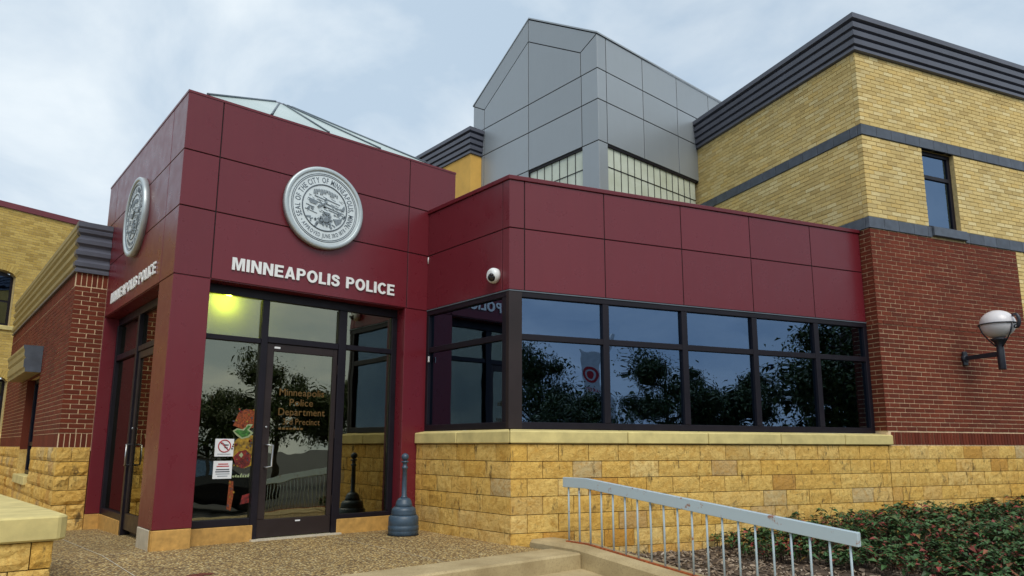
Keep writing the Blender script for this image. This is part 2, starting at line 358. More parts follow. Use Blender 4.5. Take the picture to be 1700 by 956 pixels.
# ------------------------------------------------------------------ glyphs (made first, while the scene is small)
GL = {}
def glyphs(chars, bold, ext):
    for ch in set(chars):
        if ch == ' ' or (ch, bold, ext) in GL: continue
        cu = bpy.data.curves.new('glyph', 'FONT'); cu.body = ch; cu.size = 1; cu.offset = bold; cu.extrude = ext; cu.resolution_u = 4
        ob = bpy.data.objects.new('glyph', cu); COL.objects.link(ob)
        me = bpy.data.meshes.new_from_object(ob.evaluated_get(bpy.context.evaluated_depsgraph_get()))
        xs = [v.co.x for v in me.vertices]; GL[(ch, bold, ext)] = (me, min(xs), max(xs))
        bpy.data.objects.remove(ob); bpy.data.curves.remove(cu)
BOLD = {}
def bold_glyph(ch):
    P = []; ring = lambda cx, cy, ro, ri, a0, a1, n: [[(cx+ro[0]*math.cos(a), cy+ro[1]*math.sin(a)), (cx+ro[0]*math.cos(b), cy+ro[1]*math.sin(b)), (cx+ri[0]*math.cos(b), cy+ri[1]*math.sin(b)), (cx+ri[0]*math.cos(a), cy+ri[1]*math.sin(a))] for a, b in [(a0+(a1-a0)*k/n, a0+(a1-a0)*(k+1)/n) for k in range(n)]]
    if ch == 'I': P, w = [[(0, 0), (.22, 0), (.22, 1), (0, 1)]], .22
    if ch == 'L': P, w = [[(0, 0), (.58, 0), (.58, .19), (.22, .19), (.22, 1), (0, 1)]], .58
    if ch == 'E': P, w = [[(0, 0), (.66, 0), (.66, .19), (.22, .19), (.22, .42), (.60, .42), (.60, .60), (.22, .60), (.22, .81), (.65, .81), (.65, 1), (0, 1)]], .66
    if ch == 'N': P, w = [[(0, 0), (.21, 0), (.21, .64), (.52, 0), (.74, 0), (.74, 1), (.53, 1), (.53, .36), (.22, 1), (0, 1)]], .74
    if ch == 'M': P, w = [[(0, 0), (.20, 0), (.20, .72), (.36, 0), (.52, 0), (.68, .72), (.68, 0), (.88, 0), (.88, 1), (.58, 1), (.44, .36), (.30, 1), (0, 1)]], .88
    if ch == 'A': P, w = [[(0, 0), (.22, 0), (.39, .70), (.39, 1), (.28, 1)], [(.56, 0), (.78, 0), (.50, 1), (.39, 1), (.39, .70)], [(.2637, .18), (.5163, .18), (.4726, .36), (.3074, .36)]], .78
    if ch == 'P': P, w = [[(0, 0), (.22, 0), (.22, 1), (0, 1)], [(.22, .82), (.38, .82), (.38, 1), (.22, 1)], [(.22, .40), (.38, .40), (.38, .58), (.22, .58)]]+ring(.38, .70, (.31, .30), (.10, .12), -math.pi/2, math.pi/2, 10), .69
    if ch == 'O': P, w = ring(.42, .5, (.42, .52), (.20, .32), 0, 2*math.pi, 28), .84
    if ch == 'C': P, w = ring(.42, .5, (.42, .52), (.20, .32), R(38), R(322), 22), .77
    if ch == 'S':
        c = [(.57, .68), (.555, .78), (.46, .875), (.33, .905), (.20, .875), (.125, .775), (.14, .665), (.24, .585), (.40, .535), (.53, .455), (.58, .33), (.55, .205), (.45, .12), (.31, .095), (.18, .12), (.10, .20), (.075, .32)]
        off = []
        for i, p in enumerate(c):
            d = (Vector(c[min(i+1, len(c)-1)])-Vector(c[max(i-1, 0)])).normalized(); n_ = Vector((-d.y, d.x))*.105; off.append((tuple(Vector(p)+n_), tuple(Vector(p)-n_)))
        P, w = [[off[i][0], off[i][1], off[i+1][1], off[i+1][0]] for i in range(len(c)-1)], .68
    b_ = MB()
    for q in P: b_.hexa([(x, y, 0) for x, y in q], [(x, y, .09) for x, y in q])
    return b_, w
glyphs('SEAL OF THE CITY OF MINNEAPOLIS, MINN.APPROVED JUNE 3RD 1878 •', .016, .02)
glyphs('MinneapolisPoliceDepartment3rdPrecinct', .008, .004)
glyphs('TARGET', .02, .02)
CAPH = max(v.co.y for v in GL[('I', .016, .02)][0].vertices)
def layout(text, bold, ext, gap=.10, space=.36):
    x = 0; res = []
    for ch in text:
        if ch == ' ': x += space; continue
        me, a, b_ = GL[(ch, bold, ext)]; res.append((ch, x-a, me)); x += (b_-a)+gap
    return res, x-gap
def write(parent, text, bold, ext, M, width, height, mat, name='letter', gap=.10, space=.36):
    """flat line of letters, each a mesh of its own; M maps (x right, y up, z out)"""
    res, w = layout(text, bold, ext, gap, space); sx = width/w; sy = height/CAPH
    for ch, x, me in res:
        me2 = me if me.materials else me
        if not me.materials: me.materials.append(MATS[mat])
        put(name, me, mat, parent, M=M @ Matrix.Translation((x*sx, 0, 0)) @ Matrix.Diagonal((sx, sy, sy, 1)))
def joined_text(name, parent, items, mat):
    """items: (char mesh, matrix) joined into one part"""
    b_ = MB()
    for me, M in items:
        k = len(b_.v); b_.v += [tuple(M @ v.co) for v in me.vertices]; b_.f += [tuple(k+i for i in p.vertices) for p in me.polygons]
    return b_.build(name, mat, parent, fix=False)

# ------------------------------------------------------------------ masonry
BL, BH, JT, BD = 0.192, 0.0565, 0.0112, 0.09
def brick_proto(mat, name='brick', L=BL, H=BH):
    me = MB().box(-L/2, L/2, 0, BD, -H/2, H/2).mesh(name); me.materials.append(MATS[mat]); return me
def bricks(parent, jobs, mat, limit, name='brick', jit=.0016):
    """jobs: (W, s0, s1, z0, z1, openings, parity, d). nearest `limit` bricks become objects, the rest one part"""
    L = []
    for (W, s0, s1, z0, z1, ops, par, d) in jobs:
        nc = int(round((z1-z0)/(BH+JT)))
        for k in range(nc):
            zc_ = z0+(k+.5)*(z1-z0)/nc; odd = (k+par) % 2
            lo, hi = s0, s1
            x = lo if not odd else lo-(BL+JT)/2
            while x < hi-.012:
                a, b_ = max(x, lo), min(x+BL, hi); segs = [(a, b_)]
                for (u0, u1, w0, w1) in ops:
                    if w0 < zc_ < w1:
                        ns = []
                        for (p, q) in segs:
                            if q <= u0 or p >= u1: ns.append((p, q)); continue
                            if p < u0-.02: ns.append((p, u0))
                            if q > u1+.02: ns.append((u1, q))
                        segs = ns
                for (p, q) in segs:
                    if q-p > .015: L.append((W, (p+q)/2, q-p, zc_, d+random.uniform(-jit, jit)))
                x += BL+JT
    PM = parent.matrix_world if False else None
    def key(i):
        p = Vector(i[0](i[1], 0, i[3])); p = FR(p); return (p-CAMP).length
    FR = (lambda p: mw(p.x, p.y, p.z)) if parent.get('_main') else (lambda p: p)
    L.sort(key=key)
    me = brick_proto(mat, name)
    for (W, s, ln, z, d) in L[:limit]:
        put(name, me, mat, parent, M=W.M(s, d, z) @ Matrix.Diagonal((ln/BL, 1, 1, 1)))
    if len(L) > limit:
        b_ = MB()
        for (W, s, ln, z, d) in L[limit:]:
            x0, x1, y0, y1, za_, zb = s-ln/2, s+ln/2, d, d+.03, z-BH/2, z+BH/2
            k = len(b_.v); b_.v += [W(x0, y0, za_), W(x1, y0, za_), W(x1, y0, zb), W(x0, y0, zb), W(x0, y1, za_), W(x1, y1, za_), W(x1, y1, zb), W(x0, y1, zb)]
            b_.f += [(k, k+1, k+2, k+3), (k+4, k, k+3, k+7), (k+1, k+5, k+6, k+2), (k+3, k+2, k+6, k+7), (k+4, k+5, k+1, k)]
        tag(b_.build(name+'work', mat, parent, fix=False), kind='stuff')
def stone_block(W, s0, s1, z0, z1, parent, bulge=.010, d=0, name='stone_block', joint=.0038):
    nx = max(4, int((s1-s0)/.055)); ny = 4; b_ = MB(); seed = random.uniform(0, 500)
    a0, a1, c0, c1 = s0+joint, s1-joint, z0+joint, z1-joint
    def wob(i, j): return random.uniform(-.003, .003)
    for j in range(ny+1):
        for i in range(nx+1):
            u, v = i/nx, j/ny; e_ = min(u*nx, (1-u)*nx, v*ny, (1-v)*ny)
            ss = a0+(a1-a0)*u; zz = c0+(c1-c0)*v
            h = 0 if e_ == 0 else bulge*(.55+.75*noise.noise(Vector((ss*9+seed, zz*11, seed)))+.35*noise.noise(Vector((ss*27, zz*27+seed, 3))))
            if e_ == 0: ss += wob(i, j) if 0 < i < nx else 0; zz += wob(i, j) if 0 < j < ny else 0; h = random.uniform(-.003, .004)
            b_.v.append(W(ss, d-h, zz))
    for j in range(ny):
        for i in range(nx): k = j*(nx+1)+i; b_.f.append((k, k+1, k+nx+2, k+nx+1))
    rim = [i for i in range(nx+1)]+[j*(nx+1)+nx for j in range(1, ny+1)]+[ny*(nx+1)+i for i in range(nx-1, -1, -1)]+[j*(nx+1) for j in range(ny-1, 0, -1)]
    n0 = len(b_.v); u = [(a0, c0), (a1, c0), (a1, c1), (a0, c1)]
    for r in rim:
        i, j = r % (nx+1), r//(nx+1); b_.v.append(W(a0+(a1-a0)*i/nx, d+.09, c0+(c1-c0)*j/ny))
    m_ = len(rim)
    for q in range(m_): q2 = (q+1) % m_; b_.f.append((rim[q2], rim[q], n0+q, n0+q2))
    return b_.build(name, 'stone', parent, fix=False)

# ================================================================== GROUND
def sheet(name, pts, mat, label=None):
    return structure(MB().quad(*pts).build(name, mat, fix=False))
structure(MB().quad((-300, -300, -1.0), (300, -300, -1.0), (300, 300, -1.0), (-300, 300, -1.0)).build('ground', 'asphalt', fix=False))
# landing with a fall towards the back left
b_ = MB(); xs = (-9, 3.9); 
b_.hexa([(-9, -2.40, -.9), (3.2, -2.40, -.9), (3.2, 0, -.9), (-9, 0, -.9)], [(-9, -2.40, -.012), (3.2, -2.40, -.012), (3.2, 0, 0), (-9, 0, 0)])
structure(b_.build('pavement', 'aggregate'))
b_ = MB().hexa([(-9, .0, -.9), (3.2, .0, -.9), (3.2, 16, -.9), (-9, 16, -.9)], [(-9, .0, 0), (3.2, .0, 0), (3.2, 16, -.40), (-9, 16, -.40)])
structure(b_.build('pavement', 'aggregate'))
def strip(a, b2, w, mat='pale_stone', z=.004):
    a, b2 = Vector((*a, 0)), Vector((*b2, 0)); d = (b2-a).normalized(); n_ = Vector((-d.y, d.x, 0))*w/2
    gz = lambda p: (p.x, p.y, (-.025*p.y if p.y > 0 else .005*p.y)+z)
    return MB().quad(gz(a-n_), gz(b2-n_), gz(b2+n_), gz(a+n_)).build('pavement_joint', mat, PAVE, fix=False)
PAVE = bpy.data.objects['pavement']
strip((-.44, -1.9), (-.42, 0), .008); strip((-.42, 0), (-.45, 3.3), .008); strip((-.42, .02), (-.01, .02), .008); strip((1.95, -.05), (1.95, -2.38), .006)
rgs = random.Random(9)
MB().quad(*[(.0+.15*math.cos(a*math.pi/9)*rgs.uniform(.5, 1.1), -1.62+.09*math.sin(a*math.pi/9)*rgs.uniform(.5, 1.1), -.0042) for a in range(18)]).build('rust_stain', 'stain', PAVE, fix=False)
# landing edge slab and the sloping walk below it
structure(MB().box(-9, 3.3, -2.83, -2.40, -.6, .0).build('step', 'concrete', bevel=.018))
structure(MB().hexa([(-9, -9, -1.2), (3.3, -9, -1.2), (3.3, -2.83, -1.2), (-9, -2.83, -1.2)], [(-9, -9, -.80), (3.3, -9, -.80), (3.3, -2.83, -.152), (-9, -2.83, -.152)]).build('path', 'concrete'))
prof = [(-2.02, -.6), (-2.02, .035), (-2.06, .055), (-2.72, .050), (-9.0, -.62), (-9.0, -1.2)]
b_ = MB().hexa([(3.3, y, z) for y, z in prof], [(3.66, y, z) for y, z in prof])
structure(b_.build('kerb', 'concrete', bevel=.03))
# planting bed (soil, chips, shrubs)
def bedz(mx_, my_): return -.175+.016*max(0, mx_-6)+.05*(my_+.9)*-.0+.03*noise.noise(Vector((mx_*1.7, my_*1.7, 0)))-.055*max(0, -my_-2.2)
b_ = MB(); nx, ny = 44, 24
for j in range(ny+1):
    for i in range(nx+1):
        my_ = -.80-j/ny*5.2; p0 = wm(3.64, -2.0)[0]
        # left border follows the kerb (world x = 3.64)
        ml = (3.64-my_*sa)/ca; mx_ = ml+(17-ml)*i/nx; b_.v.append(tuple(mw(mx_, my_, bedz(mx_, my_))))
for j in range(ny):
    for i in range(nx): k = j*(nx+1)+i; b_.f.append((k+1, k, k+nx+1, k+nx+2)); b_.sm.add(len(b_.f)-1)
structure(b_.build('planting_bed', 'soil'))
b_ = MB()
for q in range(5200):
    my_ = -.86-random.random()**1.2*3.6; ml = (3.72-my_*sa)/ca; mx_ = ml+random.random()**1.3*5.5
    c = mw(mx_, my_, bedz(mx_, my_)+random.uniform(.002, .02)); L_, w_ = random.uniform(.012, .04), random.uniform(.006, .016)
    M_ = Matrix.Translation(c) @ Matrix.Rotation(random.uniform(0, 6.28), 4, 'Z') @ Matrix.Rotation(random.gauss(0, .35), 4, 'Y') @ Matrix.Rotation(random.gauss(0, .4), 4, 'X')
    P = [M_ @ Vector(v) for v in ((-L_, -w_, 0), (L_, -w_*.6, 0), (L_*.9, w_, 0), (-L_*.8, w_, 0))]; T = [p+M_.to_3x3() @ Vector((0, 0, .006)) for p in P]
    k = len(b_.v); b_.v += [tuple(p) for p in P+T]; b_.f += [(k+4, k+5, k+6, k+7), (k, k+1, k+5, k+4), (k+1, k+2, k+6, k+5), (k+2, k+3, k+7, k+6), (k+3, k, k+4, k+7)]
tag(b_.build('bark_mulch', 'mulch_chip', fix=False), 'brown bark mulch chips spread between the railing and the stone wall', 'mulch', kind='stuff')
def leaf(b_, p, d, L_, w_, droop=.25):
    d = d.normalized(); side = d.cross(Vector((0, 0, 1)))
    if side.length < .05: side = Vector((1, 0, 0))
    side.normalize(); side = (side+Vector((0, 0, random.uniform(-.5, .5)))).normalized(); up = side.cross(d)
    k = len(b_.v); m_ = p+d*L_*.45; tip = p+d*L_-Vector((0, 0, L_*droop))
    b_.v += [tuple(p), tuple(m_+side*w_+up*w_*.4), tuple(tip), tuple(m_-side*w_+up*w_*.4), tuple(m_)]
    b_.f += [(k, k+4, k+1), (k+4, k+2, k+1), (k, k+3, k+4), (k+4, k+3, k+2)]
b_ = MB(); st = MB()
sprigs = 0
while sprigs < 3000:
    mx_ = random.uniform(5.9, 13.6); my_ = -.95-random.random()*4.2
    wx = mw(mx_, my_)
    lim = 6.0+.9*noise.noise(Vector((my_*1.3, 2, 0)))+.55*max(0, -my_-1.2)*.6
    if mx_ < lim or wx.x < 3.85: continue
    edge = min(1, (mx_-lim)/1.3); h0 = (.15+.17*edge)*(1+.5*noise.noise(Vector((mx_*1.6, my_*1.6, 5))))
    base = mw(mx_, my_, bedz(mx_, my_)); ang = random.uniform(0, 6.28); lean = random.uniform(.1, .75)
    H = max(.12, h0*random.uniform(.75, 1.2)); dirh = Vector((math.cos(ang), math.sin(ang), 0))
    pts = [base, base+dirh*H*.18*lean+Vector((0, 0, H*.6)), base+dirh*H*.6*lean+Vector((0, 0, H))]
    tip = pts[2]+dirh*H*.45*lean-Vector((0, 0, H*.05)); pts.append(tip)
    st.tube(pts, [.004, .003, .002, .001], 3)
    nl = random.randint(12, 20)
    for q in range(nl):
        u = .25+.75*q/nl; f_ = u*3; i = min(2, int(f_)); p = pts[i].lerp(pts[i+1], f_-i)
        sd = Vector((-dirh.y, dirh.x, 0))*(1 if q % 2 else -1)
        d = sd+dirh*random.uniform(.1, .9)+Vector((0, 0, random.uniform(-.25, .55)))
        L_ = random.uniform(.035, .075)*random.choice((1, 1, 1.7)); leaf(b_, p, d, L_, L_*random.uniform(.20, .30))
    sprigs += 1
tag(b_.build('shrub_bed', 'shrub_leaf', fix=False), 'low dark green shrubs with reddening leaves massed along the stone wall', 'shrubs', kind='stuff')
tag(st.build('shrub_stem', 'bark', bpy.data.objects['shrub_bed'], fix=False), kind='stuff')

# ================================================================== ENTRANCE PORTAL
PW, PD = 3.70, 4.0
ZR = [4.995, 4.312, 3.661, 2.885]
portal = thing('entrance_portal', 'maroon metal-clad entrance block with glass doors, round seals and glazed pyramid roof', 'entrance', (1.85, 2.0, 0))
Wf = wall(0, 0, 0); Wl = wall(0, PD, -math.pi/2)     # front (s = x) and left (s = PD - y)
core = MB()
core.box(.012, 3.69, .012, .16, 2.90, 4.97).box(.012, .16, .165, 3.99, 2.90, 4.97).box(3.54, 3.69, .165, 3.99, 2.90, 4.97).box(.165, 3.535, 3.85, 3.99, -.4, 4.97)
core.box(.165, 3.535, .165, 3.845, 4.80, 4.86).box(3.58, 3.69, .3, 3.99, -.4, 2.895)
core.build('core', 'gap', portal)
G = .006
cx_ = [0, .387, 2.926, PW]
for r in range(3):
    for c in range(3):
        x0, x1 = cx_[c]+(G if c else 0), cx_[c+1]-(G if c < 2 else 0)
        MB().box(x0, x1, 0, .012, ZR[r+1]+G, ZR[r]-(G if r else 0)).build('panel', 'maroon', portal, bevel=.003)
cy_ = [.0125, .557, 3.45, PD]
for r in range(3):
    for c in range(3):
        y0, y1 = cy_[c]+(G if c else 0), cy_[c+1]-(G if c < 2 else 0)
        MB().box(0, .012, y0, y1, ZR[r+1]+G, ZR[r]-(G if r else 0)).build('panel', 'maroon', portal, bevel=.003)
for r in range(3): MB().box(PW-.012, PW, .0125, PD, ZR[r+1]+G, ZR[r]-(G if r else 0)).build('panel', 'maroon', portal)
cp_ = MB().sweep([(.006, 4.985), (.006, 5.012), (-.17, 5.012), (-.17, 4.985)], [(0, PD), (0, 0), (PW, 0), (PW, PD)]); cp_.build('coping', 'maroon', portal)
# soffit of the recess
MB().box(.014, 3.53, .014, .40, 2.880, 2.899).build('soffit', 'maroon', portal)
MB().box(.014, .40, .405, 3.84, 2.880, 2.899).build('soffit', 'maroon', portal)
# columns
def column(x0, x1, y0, y1, zb, bases, mat='maroon'):
    o_ = MB().box(x0, x1, y0, y1, zb, 2.880).build('column', mat, portal, bevel=.004); return o_
column(0, .385, 0, .557, .205, None)
column(0, .23, 3.45, 3.60, .12, None)
column(2.905, 3.30, 0, .30, .10, None)
MB().box(.004, .385, -.004, .26, -.05, .200).build('base_block', 'base_stone', portal, bevel=.006)
MB().box(-.006, .03, .075, .557, -.05, .200).build('base_block', 'pale_stone', portal, bevel=.006)
MB().box(-.004, .004, -.002, .073, -.05, .200).build('base_block', 'base_stone', portal)
MB().box(.395, 1.09, .165, .30, -.05, .172).build('base_block', 'base_stone', portal, bevel=.005)
MB().box(2.12, 2.90, .165, .30, -.05, .172).build('base_block', 'base_stone', portal, bevel=.005)
MB().box(-.003, .225, 3.447, 3.60, -.12, .115).build('base_block', 'base_stone', portal, bevel=.005)
MB().box(.165, .30, 2.22, 3.44, -.12, .115).build('base_block', 'base_stone', portal, bevel=.005)
# glazing, front: s = x, d = y
def member(W, s0, s1, z0, z1, d0, d1, parent, mat='dark_frame', name='frame_bar'): return MB().box(s0, s1, d0, d1, z0, z1, W).build(name, mat, parent, bevel=.004)
def pane(W, s0, s1, z0, z1, d, parent, mat, name='pane'): return MB().box(s0, s1, d, d+.010, z0, z1, W).build(name, mat, parent)
gf = MB().box(.385, 2.905, .19, .26, 2.77, 2.878).build('window_frame', 'dark_frame', portal, bevel=.004)
member(Wf, .387, .43, .255, 2.765, .18, .27, gf); member(Wf, 1.060, 1.138, .0, 2.765, .17, .275, gf); member(Wf, 2.052, 2.155, .0, 2.765, .17, .275, gf); member(Wf, 2.825, 2.903, .23, 2.765, .18, .27, gf)
member(Wf, .431, 1.059, 2.242, 2.300, .18, .27, gf); member(Wf, 1.139, 2.051, 2.262, 2.335, .18, .27, gf); member(Wf, 2.156, 2.824, 2.27, 2.335, .18, .27, gf)
member(Wf, .388, 1.059, .175, .252, .175, .275, gf); member(Wf, 2.156, 2.902, .175, .228, .175, .275, gf)
for s0, s1, z0, z1 in ((.432, 1.058, 2.302, 2.768), (.432, 1.058, .254, 2.240), (1.140, 2.050, 2.337, 2.768), (2.157, 2.823, 2.337, 2.768), (2.157, 2.823, .230, 2.268)):
    pane(Wf, s0, s1, z0, z1, .222, portal, 'lobby_glass')
def make_door(W, s0, s1, d, hinge_right=True):
    dr = MB().box(s0, s1, d, d+.05, .022, .222, W).build('door', 'door_metal', portal, bevel=.004)
    member(W, s0, s0+.088, .224, 2.258, d, d+.05, dr, 'door_metal', 'door_stile'); member(W, s1-.055, s1, .224, 2.258, d, d+.05, dr, 'door_metal', 'door_stile')
    member(W, s0+.089, s1-.056, 2.165, 2.258, d, d+.05, dr, 'door_metal', 'door_rail')
    pane(W, s0+.090, s1-.057, .224, 2.164, d+.02, dr, 'lobby_glass')
    h = MB().tube([W(s0+.05, d, 1.065), W(s0+.05, d-.06, 1.065), W(s0+.112, d-.065, 1.06), W(s0+.112, d-.065, .82), W(s0+.05, d-.06, .81), W(s0+.05, d, .81)], .011, 8).build('door_handle', 'steel', dr)
    MB().lathe([(.014, 0), (.014, .008), (.009, .012)], W(s0+.045, d, 1.27), 12, Matrix.Rotation(R(90), 3, 'X')).build('lock', 'steel', dr)
    for z in (.35, 1.15, 1.95): MB().box(s1-.006, s1+.012, d-.012, d+.01, z, z+.11, W).build('hinge', 'door_metal', dr)
    return dr
door = make_door(Wf, 1.142, 2.048, .195)
MB().box(1.23, 1.30, .189, .196, 2.20, 2.222).build('door_sticker', 'paper', door); MB().box(1.60, 1.66, .189, .196, .18, .195).build('door_sticker', 'paper', door)
MB().box(1.06, 2.16, .10, .30, -.05, .014).build('threshold', 'pale_stone', portal)
# glazing, left side: s = PD - y
S = lambda y: PD-y
gl = MB().box(S(3.45), S(.557), .19, .26, 2.77, 2.878, Wl).build('window_frame', 'dark_frame', portal, bevel=.004)
for a, c in ((3.449, 3.37), (2.21, 2.12), (1.21, 1.12), (.63, .56)): member(Wl, S(a), S(c), -.05, 2.765, .17, .275, gl)
member(Wl, S(3.369), S(2.211), 2.25, 2.33, .18, .27, gl); member(Wl, S(2.119), S(1.211), 2.262, 2.335, .18, .27, gl); member(Wl, S(1.119), S(.631), 2.25, 2.33, .18, .27, gl)
member(Wl, S(3.369), S(2.211), .118, .20, .175, .275, gl); member(Wl, S(1.119), S(.631), -.04, .20, .175, .275, gl)
for a, c, z0, z1 in ((3.368, 2.212, .202, 2.248), (3.368, 2.212, 2.332, 2.768), (2.118, 1.212, 2.337, 2.768), (1.118, .632, .202, 2.248), (1.118, .632, 2.332, 2.768)):
    pane(Wl, S(a), S(c), z0, z1, .222, portal, 'lobby_glass')
make_door(Wl, S(2.117), S(1.213), .195)
# inside
MB().box(.28, 3.57, .28, 3.84, -.10, .004).build('lobby_floor', 'interior_floor', portal)
MB().box(.28, 3.57, .28, 3.84, 2.83, 2.872).build('lobby_ceiling', 'interior_wall', portal)
MB().box(3.50, 3.57, .32, 3.80, .006, 2.828).build('lobby_wall', 'interior_wall', portal)
MB().box(.30, 3.49, 3.74, 3.80, .006, 2.828).build('lobby_wall', 'interior_wall', portal)
MB().box(1.75, 2.25, 2.2, 2.32, .006, 2.828).build('lobby_partition', 'interior_wall', portal)
# skylight
sk0, sk1 = .27, 3.37; AP = Vector((1.80, 2.0, 6.26)); zb = 5.15
sky_root = MB().box(sk0, sk1, sk0, 3.73, 4.83, zb).build('skylight', 'cornice', portal)
crn = [Vector((sk0, sk0, zb)), Vector((sk1, sk0, zb)), Vector((sk1, 3.73, zb)), Vector((sk0, 3.73, zb))]
for i in range(4):
    a, c = crn[i], crn[(i+1) % 4]; tl, tr_ = AP+(a-AP)*.08, AP+(c-AP)*.08; nrm = (c-a).cross(AP-a).normalized()
    for k in range(4):
        u0, u1 = k/4, (k+1)/4
        p = [a.lerp(c, u0+.006), a.lerp(c, u1-.006), tl.lerp(tr_, u1), tl.lerp(tr_, u0)]
        MB().hexa([q-nrm*.02 for q in p], p).build('pane', 'skylight_glass', sky_root)
        if k: MB().tube([a.lerp(c, u0)+nrm*.01, tl.lerp(tr_, u0)+nrm*.01], .012, 6).build('glazing_bar', 'aluminium_dark', sky_root)
    MB().tube([a+nrm*.01, tl+nrm*.01], .014, 6).build('hip_bar', 'aluminium_dark', sky_root)
MB().hexa([AP+(q-AP)*.12+Vector((0, 0, -.01)) for q in crn], [AP+(q-AP)*.07+Vector((0, 0, .015)) for q in crn]).build('ridge_cap', 'cornice', sky_root)
# ceiling lamp in the lobby
MB().box(.431, 2.048, .46, .50, 2.30, 2.829).build('bounce_board', 'interior_pale', portal)  # pale board added behind the transoms to catch the lamp light as a glow
cl = thing('ceiling_lamp', 'glowing yellow ceiling lamp behind the left transom of the entrance', 'lamp', (.70, .38, 2.79))
MB().lathe([(.055, 2.80), (.06, 2.805), (.06, 2.829)], (.70, .385, 0), 20).build('housing', 'aluminium', cl)
MB().lathe([(.01, 2.793), (.04, 2.795), (.05, 2.799)], (.70, .385, 0), 20).build('diffuser', 'lamp_glow', cl)
ld = bpy.data.lights.new('ceiling_lamp_light', 'POINT'); ld.energy = 24; ld.color = (.80, .95, .06); ld.shadow_soft_size = .03
lo = bpy.data.objects.new('ceiling_lamp_light', ld); COL.objects.link(lo); lo.location = (.70, .315, 2.75); lo.parent = cl; lo.matrix_parent_inverse = Matrix.Translation(-OFF[cl.name])

# ---- lettering and seals
def bold_line(t_, text, M, width, height):
    gap, space = .115, .44
    for ch in set(text)-{' '}:
        if ch not in BOLD:
            import bmesh
            g_, w = bold_glyph(ch); me = g_.mesh('letter'); bm = bmesh.new(); bm.from_mesh(me); bmesh.ops.recalc_face_normals(bm, faces=bm.faces); bm.to_mesh(me); bm.free(); me.materials.append(MATS['letter_white']); BOLD[ch] = (me, w)
    tot = sum(space if ch == ' ' else BOLD[ch][1]+gap for ch in text)-gap; sx = width/tot; x = 0
    for ch in text:
        if ch == ' ': x += space; continue
        put('letter', BOLD[ch][0], None, t_, M=M @ Matrix.Translation((x*sx, 0, 0)) @ Matrix.Diagonal((sx, height, height, 1))); x += BOLD[ch][1]+gap
def lettering(W, s0, s1, label, root_loc):
    t_ = thing('sign_lettering', label, 'sign', root_loc, group='name signs on the maroon entrance block')
    M = W.M(s0, -.004, 3.022) @ Matrix.Rotation(R(90), 4, 'X')
    bold_line(t_, 'MINNEAPOLIS POLICE', M, s1-s0, .146)
lettering(Wf, .602, 2.722, 'raised white letters MINNEAPOLIS POLICE above the front glass door', (1.66, 0, 3.02))
lettering(Wl, S(3.095), S(.75), 'raised white letters MINNEAPOLIS POLICE on the left side face of the entrance', (0, 1.92, 3.02))
